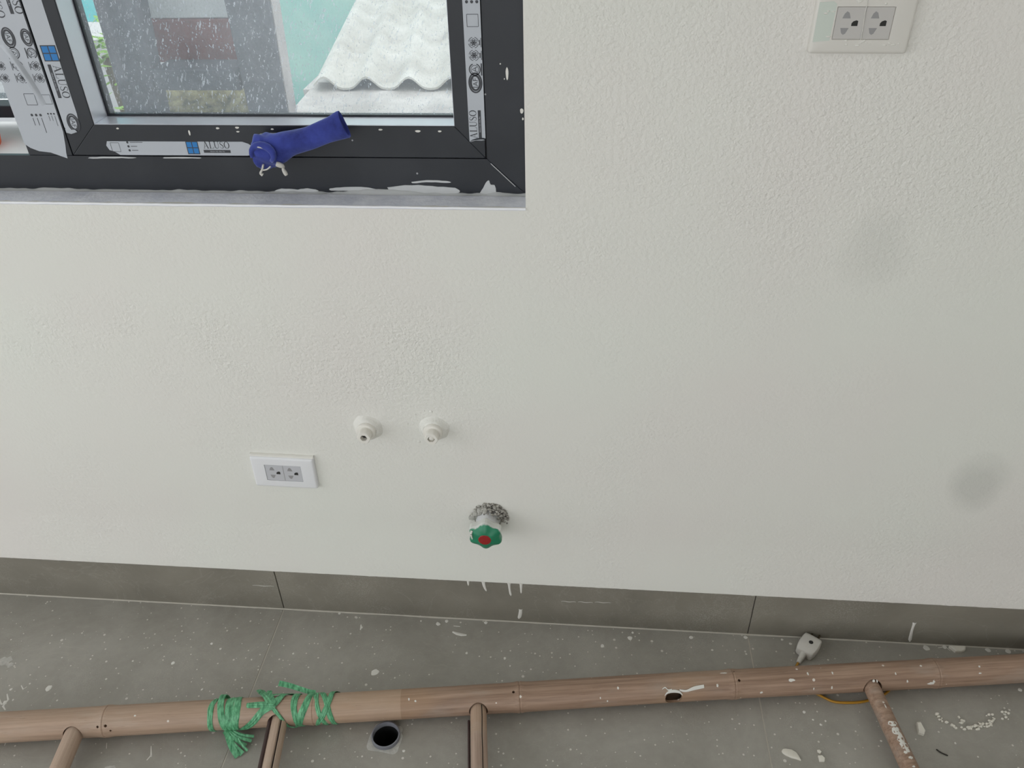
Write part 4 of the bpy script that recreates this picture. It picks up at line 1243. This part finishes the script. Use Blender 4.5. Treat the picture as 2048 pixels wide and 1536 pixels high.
MB().box(-1000, -560, 610, 780, 480, 800).build('foot_beam', M['concrete'], cf, bevel=4)
MB().box(-1100, -600, 610, 760, -3110, 480).build('pier', M['concrete'], cf)

# corrugated roof next door and the flat ledge in front of it
rf = empty('corrugated_roof', (-.4, 2.4, .62))
tag(rf, 'weathered pale corrugated roof sheets seen through the window', 'roof')
rdir = Vector((-.140, 1, .0)); rdir.normalize()
def sheet(a0, a1, y0, y1, zfun, name, mat, pitch, amp, th=7):
    rows = []
    N = int((a1 - a0) / pitch * 12)
    for j in range(2):
        q = (y0, y1)[j]
        top = []; bot = []
        for i in range(N + 1):
            a = a0 + (a1 - a0) * i / N
            ph = (a - a0) / pitch % 1
            c = amp * (math.sin(2 * math.pi * ph) * .5 + .5) ** 1.6
            jag = (7 * noise.noise(Vector((a * .012, 1, 0)))) if j == 0 else 0
            x = a + rdir.x / rdir.y * (q - 1720)
            top.append((x, q + jag, zfun(q) + c)); bot.append((x, q + jag, zfun(q) + c - th))
        rows.append(top + bot[::-1])
    return MB().loft(rows, True).build(name, M[mat], rf, smooth=35)
for k in range(3):
    sheet(-942 + k * 588 - (20 if k else 0), -942 + (k + 1) * 588, 1690, 4700, lambda q, k=k: 630 + (q - 1700) * .018 + k * 6, 'roof_sheet', 'roof', 147, 38)
MB().box(-1010, 900, 1780, 4700, 380, 600).build('eaves_wall', M['ledge'], rf)
ld = empty('roof_ledge', (-.3, 1.35, .4))
tag(ld, 'flat weathered ledge below the corrugated roof edge', 'ledge')
rows = []
for i in range(41):
    x = -960 + 1900 * i / 40
    rows.append([(x, 1000, 380), (x, 1000, 566 + 5 * noise.noise(Vector((x * .01, 0, 0)))), (x, 1400, 610 + 8 * noise.noise(Vector((x * .008, 3, 0)))), (x, 1790, 622 + 6 * noise.noise(Vector((x * .02, 5, 0)))), (x, 1790, 380)])
MB().loft(rows, True).build('ledge_slab', M['ledge'], ld, smooth=40)
MB().box(-940, 900, 1050, 1785, -3110, 380).build('ledge_wall', M['greywall'], ld)
# teal building behind, turquoise one to the left
tb = empty('teal_building', (-1.2, 5.2, -3.1))
tag(tb, 'teal rendered building wall behind the corrugated roof', 'building')
MB().box(-3050, 3200, 4800, 5400, -3110, 2600).build('rendered_wall', M['teal'], tb)
MB().box(-3050, 3200, 4770, 4800, 900, 980).build('wall_band', M['greywall'], tb)
nb = empty('turquoise_house', (-4.6, 3.9, -3.1))
tag(nb, 'turquoise and pale grey house wall at far left through the window', 'building')
MB().box(-6200, -2400, 3510, 3900, 500, 2800).build('upper_wall', M['turq'], nb)
MB().box(-6200, -2400, 3500, 3900, 405, 498).build('pale_band', M['panel'], nb)
MB().box(-6200, -2400, 3520, 3900, -3110, 404).build('lower_wall', M['greywall'], nb)
# shrubs between
def shrub(x, y, z, label, seed, n=170, rx=200, rz=170):
    root = tag(empty('shrub', (x / 1000, y / 1000, -3.1)), label, 'shrub', 'shrubs outside')
    rg = random.Random(seed); m = MB()
    for k in range(n):
        p = Vector((x + rg.gauss(0, rx * .45), y + rg.gauss(0, 90), z + rg.gauss(0, rz * .5)))
        a = rg.uniform(0, 6.28); dv = Vector((math.cos(a), math.sin(a), rg.uniform(-.3, .7))).normalized()
        sv = dv.cross(Vector((0, 0, 1))).normalized(); L = rg.uniform(34, 64); ww = L * .22
        up_ = sv.cross(dv)
        m.add([p, p + dv * L * .4 + sv * ww, p + dv * L, p + dv * L * .4 - sv * ww, p + dv * L * .45 + up_ * 5], [(0, 1, 4), (1, 2, 4), (2, 3, 4), (3, 0, 4)])
    m.build('foliage', M['leaf'], root)
    MB().tube([(x, y, -3100), (x + 30, y, z - 900), (x, y, z)], 14, 8).build('stem', M['stem'], root, smooth=60)
shrub(-1900, 2100, 640, 'upper pale green shrub left of the concrete railing', 4, 150, 130, 110)
shrub(-1760, 1500, 500, 'lower yellow-green shrub at the foot of the railing', 9, 170, 150, 90)
# white ledge and an orange thing outside the open bay
wl = tag(MB().box(WX0 + 5, -862, 111, 320, 912, 936).build('window_ledge', M['whiteledge'], bevel=4), 'white outer ledge below the open window bay', 'ledge')
ou = tag(MB().lathe([(0, 26), (3, 28), (26, 32), (28, 34), (30, 33), (28, 30), (5, 27)], (-1030, 180, 936), 'z', 32).build('orange_tub', M['orange'], smooth=40), 'orange tub on the white outer ledge at the left picture edge', 'tub')
